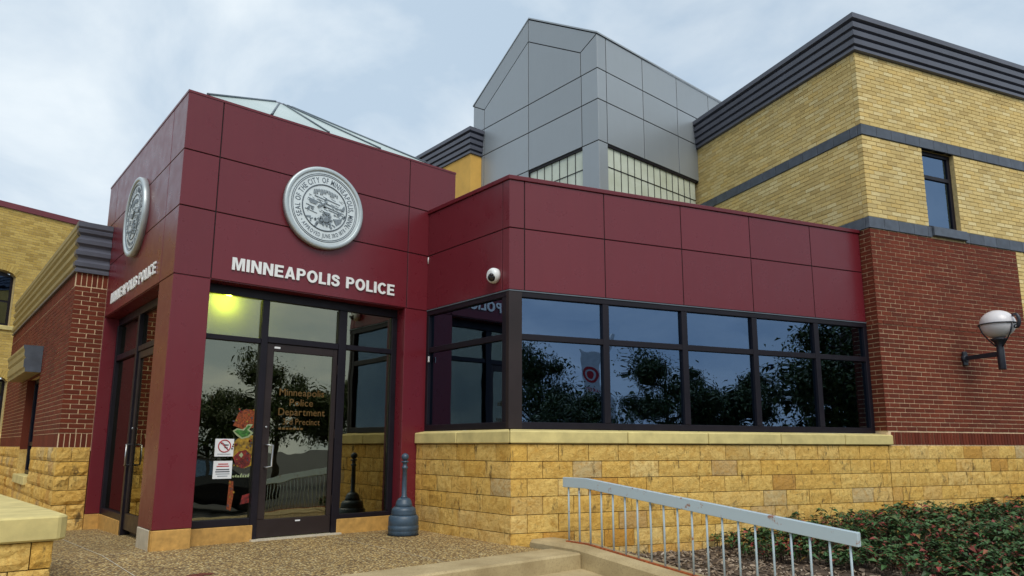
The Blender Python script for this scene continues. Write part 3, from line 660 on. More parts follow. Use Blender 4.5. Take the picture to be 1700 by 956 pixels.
def make_seal(label, loc, ang):
    sroot = bpy.data.objects.new('city_seal', None); COL.objects.link(sroot); tag(sroot, label, 'seal', 'round metal seals on the entrance block')
    sroot.location = loc; sroot.rotation_euler = (R(90), 0, ang)
    RR = .525
    MB().lathe([(RR-.02, -.0), (RR-.012, .055), (RR-.07, .056), (.02, .050)], n=72).build('disc', 'aluminium', sroot)
    MB().lathe([(RR-.056, .050), (RR-.053, .066), (RR-.046, .072), (RR-.010, .072), (RR, .062), (RR, .0), (RR-.03, .0)], n=72).build('rim', 'aluminium_rim', sroot)
    for r_ in (.437, .418, .300, .292):
        MB().tube([(r_*math.cos(a*math.pi/36), r_*math.sin(a*math.pi/36), .057) for a in range(72)], .0045 if r_ > .3 else .004, 6, True).build('ring', 'aluminium_dark', sroot)
    items = []
    def arc(text, r_, a0, a1, h, inward=False):
        res, w = layout(text, .016, .02, .12, .34)
        for ch, x, me in res:
            xs = [v.co.x for v in me.vertices]; mid = (min(xs)+max(xs))/2; u = (x+mid)/w; a = a0+(a1-a0)*u; s_ = h/CAPH; sx = s_*min(1.0, abs(a1-a0)*r_/(w*s_))
            rot = a-math.pi/2 if not inward else a+math.pi/2
            rb = r_ if not inward else r_+h
            items.append((me, Matrix.Translation((rb*math.cos(a), rb*math.sin(a), .056)) @ Matrix.Rotation(rot, 4, 'Z') @ Matrix.Diagonal((sx, s_, s_*.6, 1)) @ Matrix.Translation((-mid, 0, 0))))
    arc('SEAL OF THE CITY OF MINNEAPOLIS, MINN.', .325, R(208), R(-34), .068)
    arc('• APPROVED JUNE 3RD 1878 •', .335, R(214), R(326), .05, True)
    joined_text('ring_lettering', sroot, items, 'aluminium_dark')
    # relief landscape inside the ring
    rel = MB(); rnd = random.Random(5)
    def blob(poly, z=.062): rel.hexa([(x, y, .049) for x, y in poly], [(x, y, z) for x, y in poly])
    for k in range(15):     # falls and roofs at the top
        x = -.16+k*.022; y = .225-.9*x*x-.10*max(0, x); h_ = rnd.uniform(.015, .06); blob([(x, y-h_), (x+.012, y-h_-.008), (x+.016, y+.008*rnd.random()), (x+.005, y+.012)])
    for k in range(46):     # fine ripples
        x = rnd.uniform(-.24, .22); y = rnd.uniform(-.09, .14); w = rnd.uniform(.015, .06)
        if x*x+y*y < .07: blob([(x, y), (x+w, y-.012), (x+w, y-.009), (x, y+.004)], .056)
    for y0, x0, x1, th in ((.13, -.14, .02, .006), (.115, .0, .2, .008), (.085, -.23, -.02, .006), (.05, .02, .26, .010), (.02, -.02, .26, .007), (-.02, .05, .25, .006), (.0, -.25, -.14, .006), (-.06, -.26, -.10, .006)):
        blob([(x0, y0), (x1, y0-.04*(x1-x0)/.2), (x1, y0-.04*(x1-x0)/.2+th), (x0, y0+th*1.5)], .058)
    blob([(-.10, .0), (-.085, -.012), (.03, .075), (.02, .088)], .068)           # plough beam
    blob([(-.20, .03), (-.12, .02), (-.10, .055), (-.16, .085), (-.215, .07)], .060)
    blob([(.22, .0), (.27, .04), (.255, .08), (.235, .05)], .066)
    for k in range(9):
        a = k*2*math.pi/9; blob([(.02+.055*math.cos(a-.2), -.15+.055*math.sin(a-.2)), (.02+.085*math.cos(a-.1), -.15+.085*math.sin(a-.1)), (.02+.085*math.cos(a+.16), -.15+.085*math.sin(a+.16)), (.02+.055*math.cos(a+.25), -.15+.055*math.sin(a+.25))], .066)
    rel.lathe([(.046, .050), (.046, .063), (.03, .065)], (.02, -.15, 0), 14)
    blob([(-.02, -.05), (.075, -.06), (.06, -.085), (.0, -.08)], .068)
    for k in range(30):
        a = rnd.uniform(math.pi*1.05, math.pi*1.95); r_ = rnd.uniform(.15, .28); x, y = r_*math.cos(a), r_*math.sin(a); w = rnd.uniform(.008, .03); h = rnd.uniform(.005, .016); c_, s_ = math.cos(a*1.7), math.sin(a*1.7)
        blob([(x-w*c_+h*s_, y-w*s_-h*c_), (x+w*c_+h*s_, y+w*s_-h*c_), (x+w*c_-h*s_, y+w*s_+h*c_), (x-w*c_-h*s_, y-w*s_+h*c_)], .060)
    blob([(.12, -.13), (.22, -.10), (.25, -.05), (.22, -.15), (.16, -.2)], .062)
    rel.build('relief', 'aluminium_mid', sroot)
    return sroot
make_seal('round silver city seal above the lettering on the front face', (1.665, -.001, 3.985), 0)
make_seal('round silver city seal seen edge-on on the left side face', (-.001, 1.90, 3.985), R(-90))
# door lettering (gilt)
dl = thing('door_lettering', 'gilt lettering of the police department on the glass door', 'sign', (1.62, .205, 1.2))
for txt, x0, x1, z, h in (('Minneapolis', 1.33, 1.90, 1.650, .082), ('Police', 1.46, 1.76, 1.530, .082), ('Department', 1.33, 1.92, 1.415, .085), ('3rd Precinct', 1.39, 1.86, 1.305, .072)):
    write(dl, txt, .008, .004, Matrix.Translation((x0, .211, z)) @ Matrix.Rotation(R(90), 4, 'X'), x1-x0, h, 'gold_leaf', gap=.09, space=.3)
for k in range(7): MB().box(1.34+k*.045, 1.372+k*.045, .207, .2105, 1.245, 1.268).build('small_print', 'gold_leaf', dl)
# notices on the left pane
def notice(label, x0, z0, draw):
    n_ = thing('notice', label, 'notice', (x0+.1, .219, z0), group='paper notices on the entrance glass')
    MB().box(x0, x0+.205, .214, .220, z0, z0+.195).build('sheet', 'paper', n_); draw(n_, x0, z0)
def dogsign(n_, x0, z0):
    c = (x0+.1025, .212, z0+.115)
    MB().tube([(c[0]+.066*math.cos(a*math.pi/16), c[1], c[2]+.066*math.sin(a*math.pi/16)) for a in range(32)], .006, 5, True).build('prohibition_ring', 'ink_red', n_)
    MB().tube([(c[0]-.044, c[1], c[2]+.044), (c[0]+.044, c[1], c[2]-.044)], .006, 5).build('prohibition_bar', 'ink_red', n_)
    b2 = MB()
    b2.plate([(x0+.06, z0+.135), (x0+.09, z0+.14), (x0+.11, z0+.118), (x0+.145, z0+.12), (x0+.148, z0+.132), (x0+.105, z0+.134), (x0+.08, z0+.155), (x0+.06, z0+.15)], Wf, .2105, .2138)
    b2.plate([(x0+.10, z0+.095), (x0+.135, z0+.088), (x0+.14, z0+.10), (x0+.11, z0+.108)], Wf, .2105, .2138)
    b2.build('pictogram', 'ink_dark', n_); MB().box(x0+.03, x0+.175, .2115, .2138, z0+.022, z0+.030).build('print_line', 'ink_grey', n_)
def textsign(n_, x0, z0):
    for k, (a, c, m_) in enumerate(((.05, .16, 'ink_red'), (.035, .17, 'ink_red'), (.03, .175, 'ink_dark'), (.025, .18, 'ink_dark'), (.03, .18, 'ink_grey'), (.05, .16, 'ink_grey'))):
        MB().box(x0+a, x0+c, .2115, .2138, z0+.155-k*.024-(.012 if k > 1 else 0), z0+.166-k*.024-(.012 if k > 1 else 0)).build('print_line', m_, n_)
notice('square white notice with red prohibition circle on the glass left of door', .632, .936, dogsign)
notice('square white notice with printed lines, the lower of two on the glass', .629, .692, textsign)
# colourful window poster behind the glass
po = thing('window_poster', 'colourful red, yellow and green pepper picture on the left entrance pane', 'poster', (.95, .22, .3))

rg = random.Random(3)
def pol(pts, mat, y=.2195, n='printed_shape'): MB().plate(pts, Wf, y-.001, y+.0012).build(n, mat, po)
pol([(.815, 1.28), (.87, 1.43), (.95, 1.47), (1.05, 1.46), (1.05, 1.26), (.93, 1.24)], 'decal_orange')
pol([(.81, .98), (.83, 1.09), (.90, 1.15), (1.0, 1.18), (1.05, 1.17), (1.05, .83), (.97, .80), (.87, .86)], 'decal_yellow')
pol([(.84, .93), (.90, .99), (.98, 1.01), (1.04, .94), (1.03, .84), (.95, .80), (.87, .84)], 'decal_red', .2170)
pol([(.90, .95), (.93, .98), (.95, .95), (.93, .92)], 'decal_pale', .2145)
pol([(.815, 1.22), (.86, 1.25), (.93, 1.24), (.98, 1.30), (1.04, 1.30), (1.0, 1.24), (1.05, 1.20), (1.0, 1.15), (.92, 1.13), (.86, 1.17)], 'decal_pale', .2170)
pol([(.835, 1.215), (.87, 1.235), (.94, 1.225), (.985, 1.285), (1.015, 1.28), (.975, 1.235), (1.02, 1.20), (.985, 1.165), (.925, 1.148), (.875, 1.185)], 'decal_green', .2145)
for k in range(70):
    x_, z_ = rg.uniform(.815, 1.04), rg.choice((rg.uniform(1.26, 1.47), rg.uniform(.82, 1.12), rg.uniform(.36, .66))); r_ = rg.uniform(.006, .017)
    if z_ < .7 and x_ > .87: continue
    pol([(x_+r_*rg.uniform(.5, 1.3)*math.cos(q*1.2566), z_+r_*rg.uniform(.5, 1.4)*math.sin(q*1.2566)) for q in range(5)], rg.choice(('ink_dark', 'decal_yellow', 'decal_orange', 'decal_red', 'ink_dark')), .2125)
for k in range(8): pol([(.815+k*.028, .70+.01*rg.random()), (.835+k*.028, .70), (.837+k*.028, .72+.03*rg.random()), (.82+k*.028, .725)], 'decal_pale')
pol([(.805, .36), (.85, .34), (.87, .50), (.86, .66), (.815, .67)], 'decal_orange'); pol([(.95, .40), (1.05, .42), (1.05, .52), (.97, .50)], 'decal_red')

# ================================================================== WINDOW BAY
BX, BMY = 3.25, -.637
bay = thing('window_bay', 'maroon panelled bay with a long band of dark windows on a stone base', 'building', (3.25, -1.75, 0))
def mline(x, my_): return (my_-sa*x)/ca                    # world y where world x meets main plane my
def Wm(mx0, my0):
    p = mw(mx0, my0); return wall(p.x, p.y, -DA)
WB = Wm(0, BMY)                                              # long face: s = mx
WLb = wall(BX, 0, -math.pi/2)                                # left face: s = -y
yc = mline(BX, BMY); SC = -yc; MC = wm(BX, yc)[0]; ME = 9.395
k_ = MB()
k_.box(.0, SC-.05, .0125, .10, 2.875, 4.25, WLb); k_.box(MC+.05, ME, .0125, .10, 2.875, 4.25, WB)
q0 = [Vector((3.30, -.02)), Vector((3.30, mline(3.30, BMY+.06))), Vector(mw(ME, BMY+.06)[:2]), Vector(mw(ME, 3.0)[:2]), Vector((6.8, .0)), Vector((3.72, .0))]
k_.prism([tuple(p) for p in q0], 4.12, 4.18)
k_.build('core', 'gap', bay)
rows = [4.265, 3.661, 2.893]
def bevel_plate(poly, W, d0, d1, mat, par, name='panel'): return MB().plate(poly, W, d0, d1).build(name, mat, par, bevel=.003)
for z1, z0 in zip(rows[:-1], rows[1:]):
    zt = z1-(G if z1 < 4 else 0)
    for a, c in ((.004, 1.62-G), (1.62+G, SC)):
        bevel_plate([(a, z0+G), (c, z0+G), (c, zt), (a, zt)], WLb, 0, .012, 'maroon', bay)
    ed = [MC, 3.835, 4.945, 6.125, 7.285, 8.40, ME]
    for i in range(6):
        a, c = ed[i]+(G if i else .004), ed[i+1]-G
        bevel_plate([(a, z0+G), (c, z0+G), (c, zt), (a, zt)], WB, 0, .012, 'maroon', bay)
pth = [(BX, -.003), (BX, yc), tuple(mw(ME, BMY)[:2])]
MB().sweep([(.018, 4.270), (.022, 4.322), (-.20, 4.322), (-.20, 4.270)], pth).build('coping', 'maroon', bay, bevel=.004)
MB().sweep([(.006, 2.880), (.006, 2.892), (-.10, 2.892), (-.10, 2.880)], pth).build('drip_edge', 'aluminium_dark', bay)
# windows
WZ0, WZ1, WZM = 1.252, 2.878, 2.335
fr = MB().sweep([(-.002, 2.815), (-.002, WZ1), (-.09, WZ1), (-.09, 2.815)], pth).build('window_frame', 'dark_frame', bay, bevel=.004)
MB().sweep([(-.002, WZ0), (-.002, 1.333), (-.09, 1.333), (-.09, WZ0)], pth).build('frame_bar', 'dark_frame', fr, bevel=.004)
pin = [(BX, -.003), (BX, yc), tuple(mw(ME, BMY)[:2])]
MB().sweep([(-.006, 2.300), (-.006, 2.372), (-.085, 2.372), (-.085, 2.300)], pin).build('frame_bar', 'dark_frame', fr, bevel=.004)
# corner post
c0 = (BX-.004, yc-.004); pA = (BX-.003, yc+.055); pB = mw(MC+.165, BMY-.003); pC = mw(MC+.165, BMY+.09); pD = (BX+.09, yc+.055); pE = (BX-.003, yc)
MB().prism([(pB.x, pB.y), (pC.x, pC.y), pD, pA, (BX-.003, mline(BX-.003, BMY-.003))], WZ0+.002, WZ1-.001).build('corner_post', 'door_metal', fr, bevel=.003)
member(WLb, .004, .062, 1.334, 2.814, .0, .088, fr); member(WLb, SC-.135, SC-.06, 1.334, 2.814, .004, .088, fr)
cols = [3.80, 4.945, 6.125, 7.285, 8.40, ME]
for i, s_ in enumerate(cols):
    if i == 0: continue
    a, c = (s_-.045, s_+.042) if i < 5 else (s_-.07, s_-.001)
    member(WB, a, c, 1.334, 2.814, .0005, .088, fr)
for z0, z1 in ((1.330, 2.302), (2.370, 2.818)):
    pane(WLb, .055, SC-.06, z0, z1, .045, bay, 'bay_glass')
    for i in range(5): pane(WB, cols[i]+.02, cols[i+1]-.02, z0, z1, .045, bay, 'bay_glass')
MB().tube([(3.244, -.02, 3.64), (3.240, -.022, 3.60), (3.244, -.02, 3.55)], .007, 6).build('sealant', 'white_plastic', bay)
MB().box(3.238, 3.249, -.10, -.07, 2.17, 2.25).build('contact_sensor', 'white_plastic', bay, bevel=.004)
# room behind the windows
rm = [(3.36, -.06), (3.36, mline(3.36, BMY+.12)), tuple(mw(ME-.02, BMY+.12)[:2]), tuple(mw(ME-.02, 2.6)[:2]), (3.9, -.06+.0)]
MB().prism(rm, .4, .45).build('room_floor', 'interior_dark', bay); MB().prism(rm, 2.885, 2.92).build('room_ceiling', 'interior_dark', bay)
bk = MB()
bk.hexa([mw(3.7, .9, .46), mw(ME-.03, .9, .46), mw(ME-.03, 1.0, .46), mw(3.7, 1.0, .46)], [mw(3.7, .9, 2.88), mw(ME-.03, .9, 2.88), mw(ME-.03, 1.0, 2.88), mw(3.7, 1.0, 2.88)])
bk.build('room_wall', 'interior_dark', bay)
MB().box(7.32, 8.22, .10, .125, 1.34, 2.81, WB).build('roller_blind', 'blind', bay)
MB().box(3.95, 4.4, .5, 1.0, 1.0, 1.42, WB).build('desk_cabinet', 'interior_wall', bay)
# sill stones
SX, SMY = 3.10, -.867; IX, IMY = 3.256, BMY-.004
oc = (SX, mline(SX, SMY)); ic = (IX, mline(IX, IMY))
def sill(pa, pb, pc, pd):
    """outer a,b inner c,d"""
    lo = [(*p, 1.088) for p in (pa, pb, pc, pd)]; hi = [(*pa, 1.225), (*pb, 1.225), (*pc, 1.250), (*pd, 1.250)]
    return MB().hexa(lo, hi).build('sill_stone', 'limestone_cap', bay, bevel=.010)
g2 = .004
ys = [-.004, -.93]
sill((SX, -.004), (SX, -.93+g2), (IX, -.93+g2), (IX, -.004))
sill((SX, -.93-g2), (oc[0], oc[1]+.004), (ic[0], ic[1]+.004), (IX, -.93-g2))
om_, im_ = wm(*oc)[0]+.004, wm(*ic)[0]+.004
sj = [None, 5.08, 6.25, 7.42, 8.55, 9.47]
for i in range(5):
    a_o, a_i = (om_, im_) if i == 0 else (sj[i]+g2,)*2
    b_o = sj[i+1]-g2; b_i = min(b_o, 9.39)
    P_ = [tuple(mw(a_o, SMY)[:2]), tuple(mw(b_o, SMY)[:2]), tuple(mw(b_i, IMY)[:2]), tuple(mw(a_i, IMY)[:2])]
    sill(*P_)
# stone base of the bay (the courses run on below the brick building)
TX, TMY = 3.135, -.832
tc_ = (TX, mline(TX, TMY)); TM = wm(*tc_)[0]
CZ = [1.080, .888, .697, .502, .307, .111, -.085, -.28]
WLs = wall(TX, 0, -math.pi/2); WS = Wm(0, TMY)
bs = MB(); bs.box(.004, -tc_[1]-.03, .018, .16, -.3, 1.0875, WLs); bs.box(TM+.03, 9.39, .018, .16, -.3, 1.0874, WS); bs.build('base_core', 'mortar_stone', bay)
LL = -tc_[1]
for r in range(7):
    z1, z0 = CZ[r], CZ[r+1]
    L_ = [.0]; x = .14 if r % 2 == 0 else .33
    while x < LL-.25: L_.append(x); x += random.choice((.33, .36, .40, .40))
    L_.append(LL)
    for a, c in zip(L_[:-1], L_[1:]): stone_block(WLs, a+.003, c, z0, z1, bay)
    x = TM+(.20 if r % 2 == 0 else .39); L_ = [TM]
    while x < 9.33:
        if len(L_) == 1 or random.random() < .85: L_.append(x)
        x += .389 + random.uniform(-.012, .012)
    L_.append(9.395)
    for a, c in zip(L_[:-1], L_[1:]): stone_block(WS, a+.001, c, z0, z1, bay)

# ================================================================== BRICK BUILDING (right)
CXM, CMY = 9.40, TMY
bld = thing('brick_building', 'two-storey yellow and red brick building with slate belts and dark cornice at right', 'building', (CXM, CMY, 0), main=True)
bld['_main'] = 1
WY = wall(0, CMY, 0); WYl = wall(CXM, 4.2, -math.pi/2)        # in main frame: s = mx ; s = 4.2 - my
RE, XE = 12.74, 14.2
SL = 4.2-CMY
# window opening is cut by building the slab round it
up = MB()
wx0, wx1, wz0, wz1 = 10.70, 11.45, 4.488, 5.808
for a, c, z0, z1 in ((CXM+.03, wx0, 4.30, 7.30), (wx1, XE, 4.30, 7.30), (wx0, wx1, 4.30, wz0-.0), (wx0, wx1, wz1, 7.30)): up.box(a, c, .007, .30, z0, z1, WY)
up.box(.0, SL-.03, .0075, .30, 4.2, 7.301, WYl); up.box(RE+.02, XE, .007, .30, -.3, 4.299, WY)
upper = up.build('upper_wall', 'mortar_yellow', bld); upper['_main'] = 1
Z1, Z2, Z3, Z4, Z5 = 4.31, 4.49, 5.805, 5.980, 7.185
bricks(upper, [(WY, CXM+.0, XE, Z2+.005, Z3-.005, [(wx0-.001, wx1+.001, 4, 6)], 0, .0), (WY, CXM, XE, Z4+.005, Z5, [], 0, .0),
               (WYl, 0, SL-.10, Z2+.005, Z3-.005, [], 1, .0), (WYl, 0, SL-.10, Z4+.005, Z5, [], 1, .0), (WY, RE+.01, XE, 1.09, Z1-.005, [], 0, .0)], 'yellow_brick', 300)
# belts
def belt(W, s0, s1, z0, z1, skip=None, d=-.016):
    x = s0
    while x < s1-.05:
        e_ = min(x+random.uniform(.305, .335), s1)
        if s1-e_ < .1: e_ = s1
        a, c = x, e_
        if skip and a < skip[1] and c > skip[0]:
            if a < skip[0]-.03: MB().box(a+.003, skip[0], d, .06, z0+.003, z1-.003, W).build('belt_stone', 'slate', bld, bevel=.005)
            if c > skip[1]+.03: MB().box(skip[1], c-.003, d, .06, z0+.003, z1-.003, W).build('belt_stone', 'slate', bld, bevel=.005)
        else: MB().box(a+.003, c-.003, d, .06, z0+.003, z1-.003, W).build('belt_stone', 'slate', bld, bevel=.005)
        x = e_
belt(WY, CXM-.016, XE, Z1, Z2, (10.735, 11.515)); belt(WY, CXM-.016, XE, Z3, Z4)
belt(WYl, 0, SL-.061, Z1, Z2); belt(WYl, 0, SL-.061, Z3, Z4)
def cornice_prof(z0, z1, o=.02, n=3):
    h = z1-z0; p = [(o+.0, z0), (o+.03, z0+.012), (o+.03, z0+.10*h)]
    for k in range(n):
        a = z0+h*(.13+.225*k); e_ = .014*k; p += [(o+.002+e_, a-.02*h), (o+.002+e_, a+.03*h), (o+.046+e_, a+.05*h), (o+.052+e_, a+.185*h)]
    p += [(o+.04, z0+.79*h), (o+.04, z0+.83*h), (o+.10, z0+.86*h), (o+.10, z1), (-.25, z1), (-.25, z0)]
    return p
MB().sweep(cornice_prof(7.187, 7.775), [(CXM, 4.2), (CXM, CMY), (XE, CMY)]).build('cornice', 'cornice', bld)
MB().box(CXM+.2, XE, CMY+.25, 4.2, 7.35, 7.40).build('roof', 'gap', bld)
# window
wn = MB().box(wx0+.001, wx1-.001, .075, .135, 5.745, wz1-.002, WY).build('window', 'dark_frame', bld)
for a, c, z0, z1 in ((wx0+.001, wx0+.06, wz0+.002, 5.744), (wx1-.07, wx1-.001, wz0+.002, 5.744), (wx0+.061, wx1-.071, wz0+.002, wz0+.06), (wx0+.061, wx1-.071, 5.335, 5.40)): member(WY, a, c, z0, z1, .075, .135, wn)
pane(WY, wx0+.055, wx1-.065, wz0+.05, 5.340, .10, wn, 'bay_glass'); pane(WY, wx0+.055, wx1-.065, 5.395, 5.75, .10, wn, 'bay_glass')
MB().box(wx0-.1, wx1+.1, .31, .34, 4.3, 6.0, WY).build('room_wall', 'interior_dark', wn)
MB().box(10.745, 11.505, -.055, .07, 4.338, 4.486, WY).build('window_sill', 'slate', bld, bevel=.008)
# red brick lower wall with soldier course
lw = MB().box(CXM+.02, RE, .006, .28, .9, Z1-.002, WY); lw.box(CXM+.006, CXM+.28, .02, .24, .9, Z1-.003, WY)
lower = lw.build('lower_wall', 'mortar_red', bld); lower['_main'] = 1
WR = wall(CXM, BMY+.02, -math.pi/2); RL = BMY+.02-CMY
bricks(lower, [(WY, CXM, RE, 1.285, 2.842, [], 0, .0), (WY, CXM, RE, 2.842, 2.912, [], 1, -.008), (WY, CXM, RE, 2.912, Z1-.004, [], 0, .0),
               (WR, .0, RL-.092, 1.285, 2.842, [], 1, .0), (WR, 0, RL-.092, 2.842, 2.912, [], 0, -.008), (WR, .0, RL-.092, 2.912, Z1-.004, [], 1, .0)], 'red_brick', 300)
sm_ = brick_proto('red_brick', 'soldier_brick', .0545, .178); x = CXM+.10
while x < RE-.03:
    put('soldier_brick', sm_, 'red_brick', lower, M=WY.M(x, -.004+random.uniform(-.002, .002), 1.182)); x += .0677
# stone base
sb = MB().box(9.40, XE, .018, .20, -.3, 1.083, WY); sbo = sb.build('stone_base', 'mortar_stone', bld)
for r in range(7):
    z1, z0 = CZ[r], CZ[r+1]; x = 9.40; first = True
    while x < XE-.05:
        e_ = x+(.2 if (first and r % 2) else random.choice((.389, .389, .389, .41, .36))); first = False; e_ = min(e_, XE)
        stone_block(WY, x, e_, z0, z1, sbo); x = e_

# ================================================================== GREY TOWER
TXl, TYf = 6.85, .02
tw = thing('clerestory_tower', 'grey metal-panelled tower with gable top and translucent window band', 'tower', (TXl, TYf, 4))
WTl = wall(TXl, 3.74, -math.pi/2); WTf = wall(TXl, TYf, 0)    # left: s = 3.74-y ; front: s = x-6.85
T = lambda y: 3.74-y
def tp(poly, W, left=True, g_=.009):
    cxm = sum(p[0] for p in poly)/len(poly); czm = sum(p[1] for p in poly)/len(poly)
    q = []
    n_ = len(poly); area = sum(poly[i][0]*poly[(i+1) % n_][1]-poly[(i+1) % n_][0]*poly[i][1] for i in range(n_))
    if area < 0: poly = poly[::-1]
    for i in range(n_):          # inset each edge by the joint half-width
        p0, p1, p2 = [Vector(poly[j % n_]) for j in (i-1, i, i+1)]
        d1, d2 = (p1-p0).normalized(), (p2-p1).normalized(); a1, a2 = Vector((-d1.y, d1.x)), Vector((-d2.y, d2.x))
        q.append(tuple(p1+(a1+a2)*(g_/(1+a1.dot(a2)))))
    return MB().plate(q, W, 0, .012).build('panel', 'grey_panel', tw, bevel=.002)
J1, J2, J3, EV, AX = 7.895, 7.290, 6.487, 8.575, 9.80
core = MB()
core.plate([(T(3.73), 4.2), (T(3.73), EV-.01), (T(1.88), AX-.02), (T(.03), EV-.01), (T(.03), 6.46), (T(1.9), 6.46), (T(1.9), 4.2)], WTl, .0125, .12)
core.plate([(.02, 6.47), (4.0, 6.47), (4.0, EV-.01), (.02, EV-.01)], WTf, .0125, .12)
core.build('core', 'gap', tw)
tp([(T(.011), J1), (T(.011), EV), (T(.44), 8.375), (T(.44), J1)], WTl); tp([(T(3.74), J1), (T(3.74), EV), (T(3.35), 8.345), (T(3.35), J1)], WTl)
tp([(T(.02), EV), (T(1.905), AX), (T(1.905), 9.295), (T(.44), 8.375)], WTl); tp([(T(3.74), EV), (T(1.905), AX), (T(1.905), 9.295), (T(3.35), 8.345)], WTl)
tp([(T(.44), J1), (T(.44), 8.375), (T(1.905), 9.295), (T(1.905), J1)], WTl); tp([(T(3.35), J1), (T(3.35), 8.345), (T(1.905), 9.295), (T(1.905), J1)], WTl)
for (z0, z1) in ((J2, J1), (J3, J2)):
    for a, c in ((.011, .43), (.43, 1.905), (1.905, 3.35), (3.35, 3.74)): tp([(T(a), z0), (T(c), z0), (T(c), z1), (T(a), z1)], WTl)
tp([(T(.011), 4.2), (T(.43), 4.2), (T(.43), J3), (T(.011), J3)], WTl); tp([(T(1.905), 4.2), (T(3.74), 4.2), (T(3.74), J3), (T(1.905), J3)], WTl)
for (z0, z1) in ((J1, EV), (J2, J1), (J3, J2)):
    xs = [.0035, .245, 1.305, 2.41, 3.54, 4.3]
    for a, c in zip(xs[:-1], xs[1:]): tp([(a, z0), (c, z0), (c, z1), (a, z1)], WTf)
tp([(.0035, 4.2), (.25, 4.2), (.25, J3), (.0035, J3)], WTf)
MB().box(.02, .24, .0125, .4, 4.2, 6.46, WTf).build('corner_pier', 'gap', tw)
# gable roof
MB().hexa([(TXl-.01, .0, EV), (TXl+4.3, .0, EV), (TXl+4.3, 1.88, AX), (TXl-.01, 1.88, AX)], [(TXl-.01, .0, EV+.03), (TXl+4.3, .0, EV+.03), (TXl+4.3, 1.88, AX+.03), (TXl-.01, 1.88, AX+.03)]).build('roof', 'grey_panel', tw)
MB().hexa([(TXl-.01, 3.76, EV), (TXl+4.3, 3.76, EV), (TXl+4.3, 1.881, AX), (TXl-.01, 1.881, AX)], [(TXl-.01, 3.76, EV+.03), (TXl+4.3, 3.76, EV+.03), (TXl+4.3, 1.881, AX+.03), (TXl-.01, 1.881, AX+.03)]).build('roof', 'grey_panel', tw)
# translucent windows: panes and glazing bars
def clerestory(W, s0, s1):
    h = MB().box(s0, s1, .015, .08, J3-.045, J3-.006, W).build('window', 'dark_frame', tw)
    n_ = round((s1-s0)/.196); st_ = (s1-s0)/n_
    for k in range(n_):
        for z0, z1 in ((5.62, 6.058), (6.070, J3-.046), (4.60, 5.608)):
            MB().box(s0+k*st_+.006, s0+(k+1)*st_-.006, .045, .07, z0, z1, W).build('pane', 'frosted', h)
        if k: MB().box(s0+k*st_-.0055, s0+k*st_+.0055, .036, .08, 4.6, J3-.0465, W).build('glazing_bar', 'dark_frame', h)
    MB().box(s0, s1, .034, .08, 6.0585, 6.0695, W).build('glazing_bar', 'dark_frame', h); MB().box(s0, s1, .034, .08, 5.6085, 5.6195, W).build('glazing_bar', 'dark_frame', h)
    MB().box(s0, s1, .09, .14, 4.5, J3-.03, W).build('backing', 'interior_dark', h)
clerestory(WTl, T(1.90), T(.435)); clerestory(WTf, .255, 2.985)

# ================================================================== STUCCO BLOCK behind
sb_ = thing('stucco_block', 'orange stucco block with dark ribbed cornice behind the entrance roof', 'building', (6.55, 3.43, 4))
MB().box(6.55, 6.845, 3.43, 9.0, 3.0, 7.27).build('wall', 'stucco', sb_)
MB().sweep(cornice_prof(7.265, 7.84, .0), [(6.55, 9.0), (6.55, 3.43), (6.846, 3.43)]).build('cornice', 'cornice', sb_)

# ================================================================== LEFT WING
wg = thing('brick_wing', 'low red brick wing with stone base and ribbed cornice left of the entrance', 'building', (-.40, 3.50, 0))
WN = wall(-.40, 3.50, 0); WW = wall(-.40, 11.4, -math.pi/2); WWL = 11.4-3.5
Q = lambda y: 11.4-y
wy0, wy1 = 6.15, 7.75                                         # window on the long face
wc = MB(); wc.box(.007, .40, .006, .2, .98, 3.52, WN)
for a, c, z0, z1 in ((0, Q(wy1), .98, 3.52), (Q(wy0), WWL-.015, .98, 3.52), (Q(wy1), Q(wy0), 2.25, 3.52)): wc.box(a, c, .0065, .2, z0, z1, WW)
wwall = wc.build('brick_wall', 'mortar_red', wg)
op = [(Q(wy1), Q(wy0), .5, 2.25)]
bricks(wwall, [(WN, 0, .395, 1.222, 3.30, [], 0, .0), (WW, 0, WWL-.10, 1.222, 3.30, op, 1, .0)], 'red_brick', 300)
sm2 = brick_proto('red_brick', 'soldier_brick', .0545, .185)
for z in (1.124, 3.405):
    for k in range(6): put('soldier_brick', sm2, 'red_brick', wwall, M=WN.M(.034+k*.0665, 0, z))
    x = .03
    while x < WWL-.12:
        if not (op[0][0] < x < op[0][1] and z < 2.3): put('soldier_brick', sm2, 'red_brick', wwall, M=WW.M(x, .0, z))
        x += .0677
MB().sweep([(.035, 3.500), (.035, 3.535), (-.2, 3.535), (-.2, 3.500)], [(-.40, 11.3), (-.40, 3.50), (-.004, 3.50)]).build('drip_edge', 'cornice', wg)
def wing_prof(z0, z1):
    h = z1-z0; p = [(.025, z0)]
    for k in range(3): a = z0+h*(.02+.24*k); p += [(.02, a+.02*h), (.045, a+.05*h), (.048, a+.13*h), (.005, a+.19*h), (.005, a+.23*h)]
    p += [(.04, z0+.78*h), (.045, z0+.84*h), (.03, z0+.86*h), (.05, z0+.90*h), (.05, z1), (-.2, z1), (-.2, z0)]
    return p
MB().sweep(wing_prof(3.536, 4.24), [(-.40, 3.60), (-.40, 3.50), (-.004, 3.50)]).build('cornice', 'cornice', wg)
MB().sweep(wing_prof(3.5365, 4.225), [(-.40, 11.3), (-.40, 3.603)]).build('cornice', 'cornice_tan', wg)
MB().box(-.36, -.01, 3.6, 11.3, 4.1, 4.14).build('roof', 'gap', wg)
